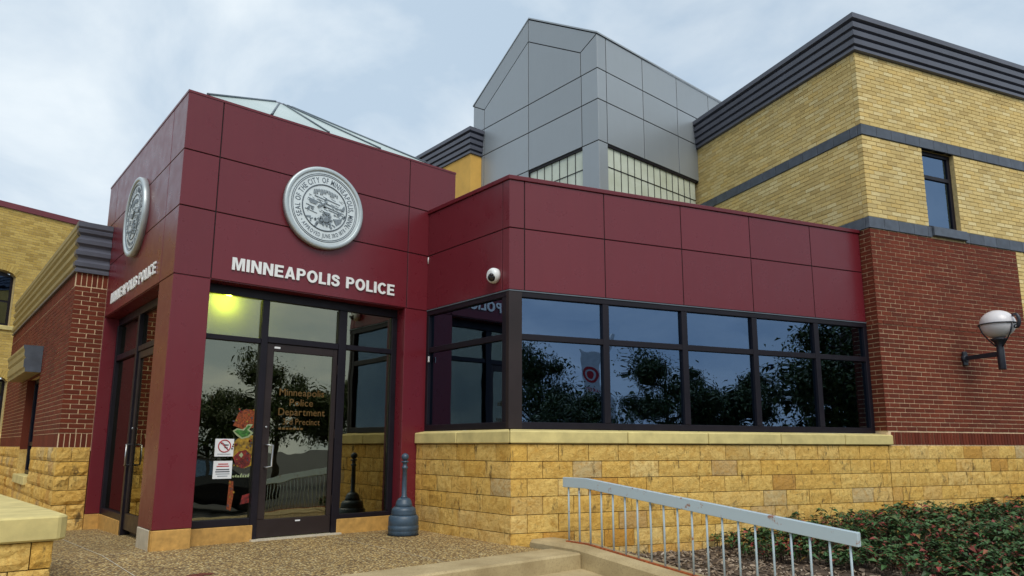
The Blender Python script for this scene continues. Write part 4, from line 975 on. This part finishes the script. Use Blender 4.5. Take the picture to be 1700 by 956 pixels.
wst = MB(); wst.box(.02, .40, .018, .2, -.5, .979, WN); wst.box(0, Q(wy1), .018, .2, -.5, .979, WW); wst.box(Q(wy0), WWL-.02, .018, .2, -.5, .979, WW); wst.box(Q(wy1), Q(wy0), .018, .2, -.5, .40, WW)
wso = wst.build('stone_base', 'mortar_stone', wg)
zz = [1.03, .832, .640, .447, .252, .058, -.135, -.33]
for r in range(7):
    z1, z0 = zz[r], zz[r+1]
    if r % 2: stone_block(WN, -.005, .395, z0, z1, wso, bulge=.026)
    else: stone_block(WN, -.005, .175, z0, z1, wso, bulge=.026); stone_block(WN, .175, .395, z0, z1, wso, bulge=.026)
    x = WWL+.002
    while x > .2:
        e_ = max(x-(.2 if (x > WWL and r % 2) else random.choice((.39, .39, .42, .36))), 0)
        lo_, hi_ = e_, x
        if z0 > .3 and hi_ > op[0][0] and lo_ < op[0][1]:
            if hi_ > op[0][1]+.05: stone_block(WW, op[0][1], hi_, z0, z1, wso, bulge=.026)
            elif lo_ < op[0][0]-.05: stone_block(WW, lo_, op[0][0], z0, z1, wso, bulge=.026)
        else: stone_block(WW, lo_, hi_, z0, z1, wso, bulge=.026)
        x = e_
ww = MB().box(Q(wy1)+.002, Q(wy0)-.002, .12, .18, 2.17, 2.248, WW).build('window', 'dark_frame', wg)
for a, c, z0, z1 in ((Q(wy1)+.002, Q(wy1)+.06, .56, 2.168), (Q(wy0)-.06, Q(wy0)-.002, .56, 2.168), (Q(wy1)+.061, Q(wy0)-.061, .56, .62), (Q(wy1)+.061, Q(wy0)-.061, 1.05, 1.12)): member(WW, a, c, z0, z1, .12, .18, ww)
pane(WW, Q(wy1)+.05, Q(wy0)-.05, .61, 1.06, .145, ww, 'bay_glass'); pane(WW, Q(wy1)+.05, Q(wy0)-.05, 1.11, 2.18, .145, ww, 'bay_glass')
MB().box(Q(wy1)-.1, Q(wy0)+.1, .21, .24, .4, 2.4, WW).build('room_wall', 'interior_dark', ww)
MB().box(Q(wy1)+.0005, Q(wy1)+.005, .002, .119, .985, 2.249, WW).build('jamb', 'red_brick', wg); MB().box(Q(wy1)+.0005, Q(wy1)+.005, .002, .119, .553, .984, WW).build('jamb', 'stone', wg)
MB().box(Q(wy1)-.05, Q(wy0)-.10, -.05, .118, .405, .552, WW).build('window_sill', 'limestone_cap', wg, bevel=.008)
MB().sweep([(.0, 2.26), (.22, 2.26), (.22, 2.32), (.245, 2.34), (.245, 2.46), (.225, 2.49), (.25, 2.53), (.25, 2.62), (.27, 2.66), (.27, 2.70), (.0, 2.70)], [(-.402, 8.6), (-.402, 6.06)]).build('window_hood', 'cornice_tan', wg)
MB().plate([(0, 0)]*0 or [(.0, 2.259), (.225, 2.259), (.225, 2.32), (.25, 2.34), (.25, 2.46), (.23, 2.49), (.255, 2.53), (.255, 2.62), (.275, 2.66), (.275, 2.702), (.0, 2.702)], lambda s, d, z: (-.403-s, 6.058-.006+d, z), 0, .005).build('hood_end', 'slate', wg)

# ================================================================== FAR BUILDING
fb_dir = math.atan2(.272, .962)
fb = thing('far_building', 'weathered yellow brick building with arched dark windows at far left', 'building', (-.714, 14.06, -.9))
WF = wall(-.714, 14.06, fb_dir)
fw = MB(); wins = [(-.42, .46, 4.12, 5.40), (-.30, .56, 1.35, 2.65), (-3.2, -2.3, 4.12, 5.40), (-3.2, -2.3, 1.35, 2.65)]
fsl = fw
for a, c, z0, z1 in ((-9, -3.2, -.9, 7.22), (-2.3, -.42, -.9, 7.22), (.56, 6, -.9, 7.22), (-3.2, -2.3, -.9, 1.35), (-3.2, -2.3, 2.8, 4.12), (-3.2, -2.3, 5.56, 7.22), (-.42, .56, -.9, 1.35), (-.42, .56, 2.8, 4.12), (-.42, .56, 5.56, 7.22), (.46, .56, 4.12, 5.56), (-.42, -.30, 1.35, 2.8)):
    fw.box(a, c, .007, .4, z0, z1, WF)
fwo = fw.build('wall', 'mortar_yellow', fb)
cut = [(a, c, z0, z1+.16) for a, c, z0, z1 in wins]
bricks(fwo, [(WF, -7, 4.5, 1.0, 7.20, cut, 0, 0)], 'far_brick', 300)
for a, c, z0, z1 in wins:
    mid = (a+c)/2; hw = (c-a)/2
    wv = MB(); arcp = [(mid+hw*math.cos(k*math.pi/10), z1+.14*math.sin(k*math.pi/10)) for k in range(11)]
    outer = [(c, z0)]+arcp+[(a, z0)]
    wo = MB().plate([(mid+(p-mid)*1, q) for p, q in outer], WF, .14, .16).build('window', 'dark_frame', fb)
    MB().box(a+.07, c-.07, .132, .139, z0+.07, (z0+z1)/2-.02, WF).build('pane', 'bay_glass', wo); MB().box(a+.07, c-.07, .132, .139, (z0+z1)/2+.03, z1+.02, WF).build('pane', 'bay_glass', wo)
    MB().box(a-.06, c+.06, -.05, .12, z0-.12, z0-.01, WF).build('window_sill', 'limestone_cap', fb, bevel=.01)
    for k in range(17):      # arch bricks
        an = math.pi*(k+.5)/17; ex, ez = mid+(hw+.03)*math.cos(an), z1+.155*math.sin(an)+.03
        tilt = math.atan2(math.cos(an)*.5, 1); me_ = brick_proto('far_brick', 'arch_brick', .055, .19)
        put('arch_brick', me_, 'far_brick', fb, M=WF.M(ex, -.008, ez+.08) @ Matrix.Rotation(tilt, 4, 'Y'))
MB().box(-9, 6, -.04, .42, 7.22, 7.37, WF).build('roof_coping', 'red_coping', fb)

# ================================================================== LOW WALL (left foreground)
lwall = thing('low_wall', 'low stone wall with smooth tan cap in the left foreground', 'wall', (-1.3, -.2, 0))
lc = MB().box(-1.75, -1.13, -1.79, 3.0, -.2, .37).build('core', 'mortar_stone', lwall)
capp = [(-1.90, -1.87), (-1.075, -1.87), (-1.02, -1.80), (-1.16, 1.0), (-1.90, 1.0)]
MB().prism(capp, .382, .555).build('cap_stone', 'limestone_cap', lwall, bevel=.014)
MB().prism([(-1.90, 1.008), (-1.16, 1.008), (-1.25, 3.05), (-1.90, 3.05)], .382, .555).build('cap_stone', 'limestone_cap', lwall, bevel=.014)
WQ = wall(-1.80, -1.83, 0); WQs = wall(-1.10, -1.83, math.pi/2)
for r, (z0, z1) in enumerate(((.19, .378), (-.005, .19), (-.2, -.005))):
    for a, c in ((0, .32, ), (.32, .57), (.57, .70)) if r % 2 == 0 else ((0, .45), (.45, .70)): stone_block(WQ, a, c, z0, z1, lwall, bulge=.03)
    x = .0
    while x < 4.6: e_ = x+random.choice((.39, .42)); stone_block(WQs, x, e_, z0, z1, lwall, bulge=.02); x = e_

# ================================================================== RAILING
rl = thing('railing', 'pale blue painted steel railing with rusty base beside the steps', 'railing', (3.50, -2.5, .03))
RT = lambda y: .725 if y > -2.715 else .725+.1085*(y+2.715)
KZ = lambda y: .051 if y > -2.72 else .050+(y+2.72)*.1067
pr = [(-2.39, RT(-2.39)), (-2.715, RT(-2.715)), (-5.50, RT(-5.50))]
MB().hexa([(3.475, y, z-.105) for y, z in pr]+[(3.475, y, z) for y, z in pr[::-1]], [(3.527, y, z-.105) for y, z in pr]+[(3.527, y, z) for y, z in pr[::-1]]).build('top_rail', 'rail_paint', rl, bevel=.004)
MB().hexa([(3.485, y, KZ(y)-.01) for y in (-2.42, -2.72, -5.6)]+[(3.485, y, KZ(y)+.014) for y in (-5.6, -2.72, -2.42)], [(3.517, y, KZ(y)-.01) for y in (-2.42, -2.72, -5.6)]+[(3.517, y, KZ(y)+.014) for y in (-5.6, -2.72, -2.42)]).build('base_bar', 'rust', rl)
for k in range(20):
    y = -2.455-k*.1565
    MB().tube([(3.501, y, KZ(y)+.012), (3.501+random.uniform(-.003, .003), y, (KZ(y)+RT(y))/2), (3.501, y, RT(y)-.104)], .0095, 8).build('baluster', 'rail_paint', rl)

# ================================================================== SMALL OBJECTS
# cigarette receptacle
ar = thing('ash_receptacle', 'blue-grey plastic cigarette receptacle with slender neck beside the door', 'ash receptacle', (2.70, -.43, 0))
ac = (2.70, -.43, -.002)
MB().lathe([(.165, 0), (.178, .012), (.182, .05), (.180, .058), (.186, .066), (.184, .11), (.178, .118), (.183, .126), (.178, .215), (.160, .235)], ac, 36).build('base', 'blue_plastic', ar)
MB().lathe([(.158, .232), (.150, .255), (.153, .262), (.146, .275), (.149, .283), (.140, .312), (.112, .335)], ac, 36).build('collar', 'blue_plastic', ar)
MB().lathe([(.108, .333), (.100, .352), (.103, .360), (.096, .372), (.090, .400), (.070, .428), (.042, .440)], ac, 36).build('dome', 'blue_plastic', ar)
MB().lathe([(.045, .438), (.038, .452), (.031, .462), (.028, .78), (.038, .788), (.038, .806), (.026, .815), (.026, .852), (.046, .862), (.046, .874), (.022, .882)], ac, 24).build('neck', 'blue_plastic', ar)
MB().lathe([(.004, .872)]+[(.046*math.sin(math.pi*(.1+.9*k/10)), .925-.046*math.cos(math.pi*(.1+.9*k/10))) for k in range(10)]+[(.003, .971)], ac, 24).build('finial', 'blue_plastic', ar)
MB().lathe([(.160, -.0), (.188, .001), (.188, .010), (.16, .010)], ac, 30).build('foot', 'rubber', ar)
# dome camera on the bay
dc = thing('security_camera', 'white dome security camera on the maroon bay corner', 'camera', (3.25, -1.49, 3.10))
MXc = Matrix.Rotation(R(-90), 3, 'Y'); cc = (3.249, -1.495, 3.10)
MB().lathe([(.094, .0), (.096, .03), (.092, .06), (.076, .085), (.048, .094)], cc, 28, MXc).build('housing', 'white_plastic', dc)
MB().lathe([(.052, .080), (.050, .100), (.040, .118), (.022, .132), (.004, .136)], (3.249, -1.488, 3.085), 24, Matrix.Rotation(R(-90), 3, 'Y') @ Matrix.Rotation(R(-12), 3, 'Y') @ Matrix.Rotation(R(22), 3, 'X')).build('lens_dome', 'black_plastic', dc)
MB().lathe([(.020, .10), (.018, .146), (.004, .148)], (3.249, -1.488, 3.085), 16, Matrix.Rotation(R(-90), 3, 'Y') @ Matrix.Rotation(R(30), 3, 'X')).build('lens', 'black_plastic', dc)
# globe wall lamp
wl = thing('wall_lamp', 'globe wall lamp on a dark iron arm on the red brick', 'lamp', (11.17, CMY, 2.43), main=True)
LX, LY = 11.17, -1.40
MB().lathe([(.062, .0), (.066, .02), (.058, .05), (.048, .06)], (LX, CMY, 2.41), 20, Matrix.Rotation(R(90), 3, 'X')).build('wall_plate', 'iron', wl)
MB().box(LX-.045, LX+.045, CMY-.045, CMY-.002, 2.30, 2.52).build('wall_plate', 'iron', wl, bevel=.012)
MB().hexa([(LX-.022, CMY-.04, 2.385), (LX+.022, CMY-.04, 2.385), (LX+.022, CMY-.04, 2.445), (LX-.022, CMY-.04, 2.445)], [(LX-.022, LY, 2.385), (LX+.022, LY, 2.385), (LX+.022, LY, 2.46), (LX-.022, LY, 2.46)]).build('arm', 'iron', wl, bevel=.006)
MB().lathe([(.045, 2.185), (.050, 2.195), (.050, 2.47), (.046, 2.53), (.055, 2.56), (.075, 2.60), (.105, 2.625), (.112, 2.645), (.08, 2.65)], (LX, LY, 0), 24).build('post', 'iron', wl)
for a in (20, 140, 260):
    a = R(a); MB().tube([(LX+.05*math.cos(a), LY+.05*math.sin(a), 2.53), (LX+.13*math.cos(a), LY+.13*math.sin(a), 2.625), (LX+.205*math.cos(a), LY+.205*math.sin(a), 2.73), (LX+.243*math.cos(a), LY+.243*math.sin(a), 2.855)], .010, 6).build('cradle_strut', 'iron', wl)
MB().tube([(LX+.245*math.cos(a*math.pi/20), LY+.245*math.sin(a*math.pi/20), 2.86) for a in range(40)], .010, 6, True).build('cradle_ring', 'iron', wl)
GRz = .212; GRx = .232
MB().lathe([(max(.004, GRx*math.sin(math.pi*k/22)), 2.862-GRz*math.cos(math.pi*k/22)) for k in range(23)], (LX, LY, 0), 36).build('globe', 'globe', wl)
MB().lathe([(.05, 2.652), (.05, 2.72), (.075, 2.76), (.08, 2.84), (.04, 2.86)], (LX, LY, 0), 16).build('lamp_holder', 'white_plastic', wl)
sc_ = [(LX, LY-.262-.05*math.sin(u), 2.875+.10*math.cos(u)) for u in [R(a) for a in range(-20, 200, 15)]]
MB().tube(sc_, [.014+.012*math.sin(math.pi*i/(len(sc_)-1)) for i in range(len(sc_))], 8).build('scroll', 'iron', wl)
MB().tube([(LX, LY-.258-.022*math.cos(u), 2.795+.022*math.sin(u)) for u in [R(a) for a in range(0, 300, 20)]], .011, 6).build('scroll', 'iron', wl)
MB().tube([(LX, LY-.240-.018*math.cos(u), 2.965+.018*math.sin(u)) for u in [R(a) for a in range(0, 300, 20)]], .010, 6).build('scroll', 'iron', wl)

# ================================================================== ACROSS THE STREET (seen in the glass)
GZ = -1.0
def tree_meshes(seed, H, CR, nleaf, lsize, bare):
    rg = random.Random(seed); tb = MB(); lb = MB(); clumps = []
    trunk = [Vector((0, 0, -.1)), Vector((.05, .02, H*.2)), Vector((-.04, .05, H*.42)), Vector((.05, -.02, H*.62)), Vector((.0, .0, H*.85))]
    tb.tube(trunk, [H*.026, H*.021, H*.017, H*.011, H*.004], 8)
    for k in range(17):
        u = rg.uniform(.30, .9); i = min(3, int(u*4)); p = trunk[i].lerp(trunk[i+1], u*4-i); a = k*2.4+rg.uniform(-.4, .4)
        rad = CR*(1-.55*abs(u-.45)/.55)*rg.uniform(.65, 1.05); e_ = p+Vector((math.cos(a)*rad, math.sin(a)*rad, rad*rg.uniform(.25, .7)))
        m_ = p.lerp(e_, .5)+Vector((0, 0, -.12*rad)); tb.tube([p, m_, e_], [H*.009, H*.006, H*.002], 5)
        for q in range(4): clumps.append((p.lerp(e_, rg.uniform(.5, 1.05))+Vector((rg.gauss(0, .2), rg.gauss(0, .2), rg.gauss(0, .2)))*CR*.35, CR*rg.uniform(.13, .26)))
    for q in range(nleaf):
        c, r_ = rg.choice(clumps); p = c+Vector((rg.gauss(0, 1), rg.gauss(0, 1), rg.gauss(0, .7)))*r_*.62
        d = Vector((rg.gauss(0, 1), rg.gauss(0, 1), rg.gauss(-.2, .7))); L_ = lsize*rg.uniform(.7, 1.3); leaf(lb, p, d, L_, L_*.36)
    a_, c_ = tb.mesh('trunk'), lb.mesh('crown'); a_.materials.append(MATS['bark']); c_.materials.append(MATS['tree_leaf'])
    return a_, c_
TM_ = [tree_meshes(11, 5.6, 2.3, 14000, .13, 0), tree_meshes(23, 6.8, 2.6, 16000, .13, 0)]
TREES = [(7.4, -21.5, 0, .86, 0.3, 'rounded green street tree behind a dark parked car across the walk'), (13.2, -29.0, 1, 1.12, 2.0, 'tall leafy tree right of the pylon sign across the street'),
         (13.4, -12.3, 1, 1.0, 4.1, 'nearest big leafy tree standing in front of the bay windows'), (17.5, -30.5, 0, 1.25, 1.2, 'broad tree far behind the nearest big tree'), (6.9, -32.5, 1, 1.2, .6, 'tall tree left of the pylon sign across the street'),
         (22, -27, 1, 1.2, 3.3, 'dark tree at the right end of the far row')]
for (x, y, v_, sc2, rz, lab) in TREES:
    tr = thing('tree', lab, 'tree', (x, y, GZ), group='trees across the street')
    for nm, me in zip(('trunk', 'crown'), TM_[v_]):
        o_ = bpy.data.objects.new(nm, me); COL.objects.link(o_); o_.parent = tr
    tr.scale = (sc2,)*3; tr.rotation_euler = (0, 0, rz)
# pylon sign
SGX, SGY = 16.9, -71.0
ps = thing('pylon_sign', 'white pylon sign with a red ring and dot and curved grey legs', 'sign', (SGX, SGY, GZ))
MB().box(SGX-1.1, SGX+1.1, SGY-.2, SGY+.2, 2.6, 11.8).build('sign_board', 'sign_white', ps, bevel=.08)
def ring_disc(r0, r1, z, y, name):
    b2 = MB(); n_ = 32
    for k in range(n_):
        a, c = 2*math.pi*k/n_, 2*math.pi*(k+1)/n_
        P_ = [(SGX+r0*math.cos(a), z+r0*math.sin(a)), (SGX+r1*math.cos(a), z+r1*math.sin(a)), (SGX+r1*math.cos(c), z+r1*math.sin(c)), (SGX+r0*math.cos(c), z+r0*math.sin(c))]
        b2.hexa([(p, y, q) for p, q in P_], [(p, y-.04, q) for p, q in P_])
    b2.build(name, 'sign_red', ps)
ring_disc(.52, .92, 9.0, SGY+.245, 'logo_ring'); ring_disc(.001, .30, 9.0, SGY+.245, 'logo_dot')
write(ps, 'TARGET', .02, .02, Matrix.Translation((SGX+.8, SGY+.21, 7.0)) @ Matrix.Rotation(math.pi, 4, 'Z') @ Matrix.Rotation(R(90), 4, 'X'), 1.6, .42, 'sign_red', gap=.12)
MB().tube([(SGX+3.0, SGY-.3, GZ), (SGX+2.5, SGY-.3, 3), (SGX+1.8, SGY-.3, 7.0), (SGX+1.9, SGY-.3, 11.0), (SGX+2.7, SGY-.3, 13.4)], [.50, .45, .38, .30, .2], 10).build('curved_leg', 'sign_white', ps)
MB().tube([(SGX, SGY, GZ), (SGX, SGY, 2.8)], .4, 10).build('post', 'sign_white', ps)
# parked car
car = thing('parked_car', 'dark parked sport utility vehicle across the walk from the entrance', 'car', (5.3, -15.5, GZ))
def carP(x, y, z): a = R(12); return (5.3+x*math.cos(a)-y*math.sin(a), -15.5+x*math.sin(a)+y*math.cos(a), GZ+z)
sec = [(-2.25, .45, .80), (-2.2, .35, 1.00), (-1.9, .32, 1.08), (-.9, .30, 1.10), (1.0, .30, 1.10), (1.9, .32, 1.0), (2.25, .4, .85), (2.32, .5, .72)]
b2 = MB(); k = 0
for (x, zl, zh) in sec:
    for (y, z) in ((-.80, zl), (-.93, zl+.15), (-.95, zh-.25), (-.88, zh), (.88, zh), (.95, zh-.25), (.93, zl+.15), (.80, zl)): b2.v.append(carP(x, y, z))
for i in range(len(sec)-1):
    for j in range(8): j2 = (j+1) % 8; b2.f.append((i*8+j, i*8+j2, (i+1)*8+j2, (i+1)*8+j))
b2.f += [tuple(range(8)), tuple(range((len(sec)-1)*8, len(sec)*8))]
b2.build('body', 'car_paint', car, bevel=.03)
rf_ = [(-2.1, 1.08), (-1.75, 1.68), (-.2, 1.74), (.55, 1.68), (1.15, 1.10)]
b2 = MB().hexa([carP(x, -.86+(.14 if z > 1.3 else 0), z-.02) for x, z in rf_], [carP(x, .86-(.14 if z > 1.3 else 0), z-.02) for x, z in rf_]); b2.build('cabin', 'car_paint', car, bevel=.02)
for sd in (-1, 1):
    for a0, a1 in ((-1.65, -.75), (-.68, .02), (.1, .8)):
        P_ = [(a0-.12*(a0 < -1), 1.14), (a1+.15*(a1 > .5), 1.14), (a1-.22*(a1 > .5), 1.58), (a0+.05, 1.60)]
        yy = lambda z: sd*(.875-.14*max(0, (z-1.1)/.6)*1.0)
        MB().hexa([carP(x, yy(z), z) for x, z in P_], [carP(x, yy(z)-sd*.02, z) for x, z in P_]).build('side_window', 'bay_glass', car)
    for x in (-1.4, 1.42):
        wc_ = carP(x, sd*.83, .36); Mw = Matrix.Rotation(R(12), 3, 'Z') @ Matrix.Rotation(R(90), 3, 'X')
        wv_ = MB().lathe([(.20, -.11), (.34, -.11), (.36, -.07), (.36, .07), (.34, .11), (.20, .11)], wc_, 24, Mw).build('wheel', 'tyre', car)
        MB().lathe([(.02, -.105), (.21, -.10), (.21, .10), (.02, .105)], wc_, 16, Mw).build('rim', 'steel', wv_)
    MB().hexa([carP(2.24, sd*.55, .70), carP(2.24, sd*.86, .70), carP(2.24, sd*.86, .88), carP(2.24, sd*.55, .88)], [carP(2.33, sd*.55, .70), carP(2.27, sd*.86, .70), carP(2.24, sd*.86, .87), carP(2.28, sd*.55, .87)]).build('headlight', 'white_plastic', car)
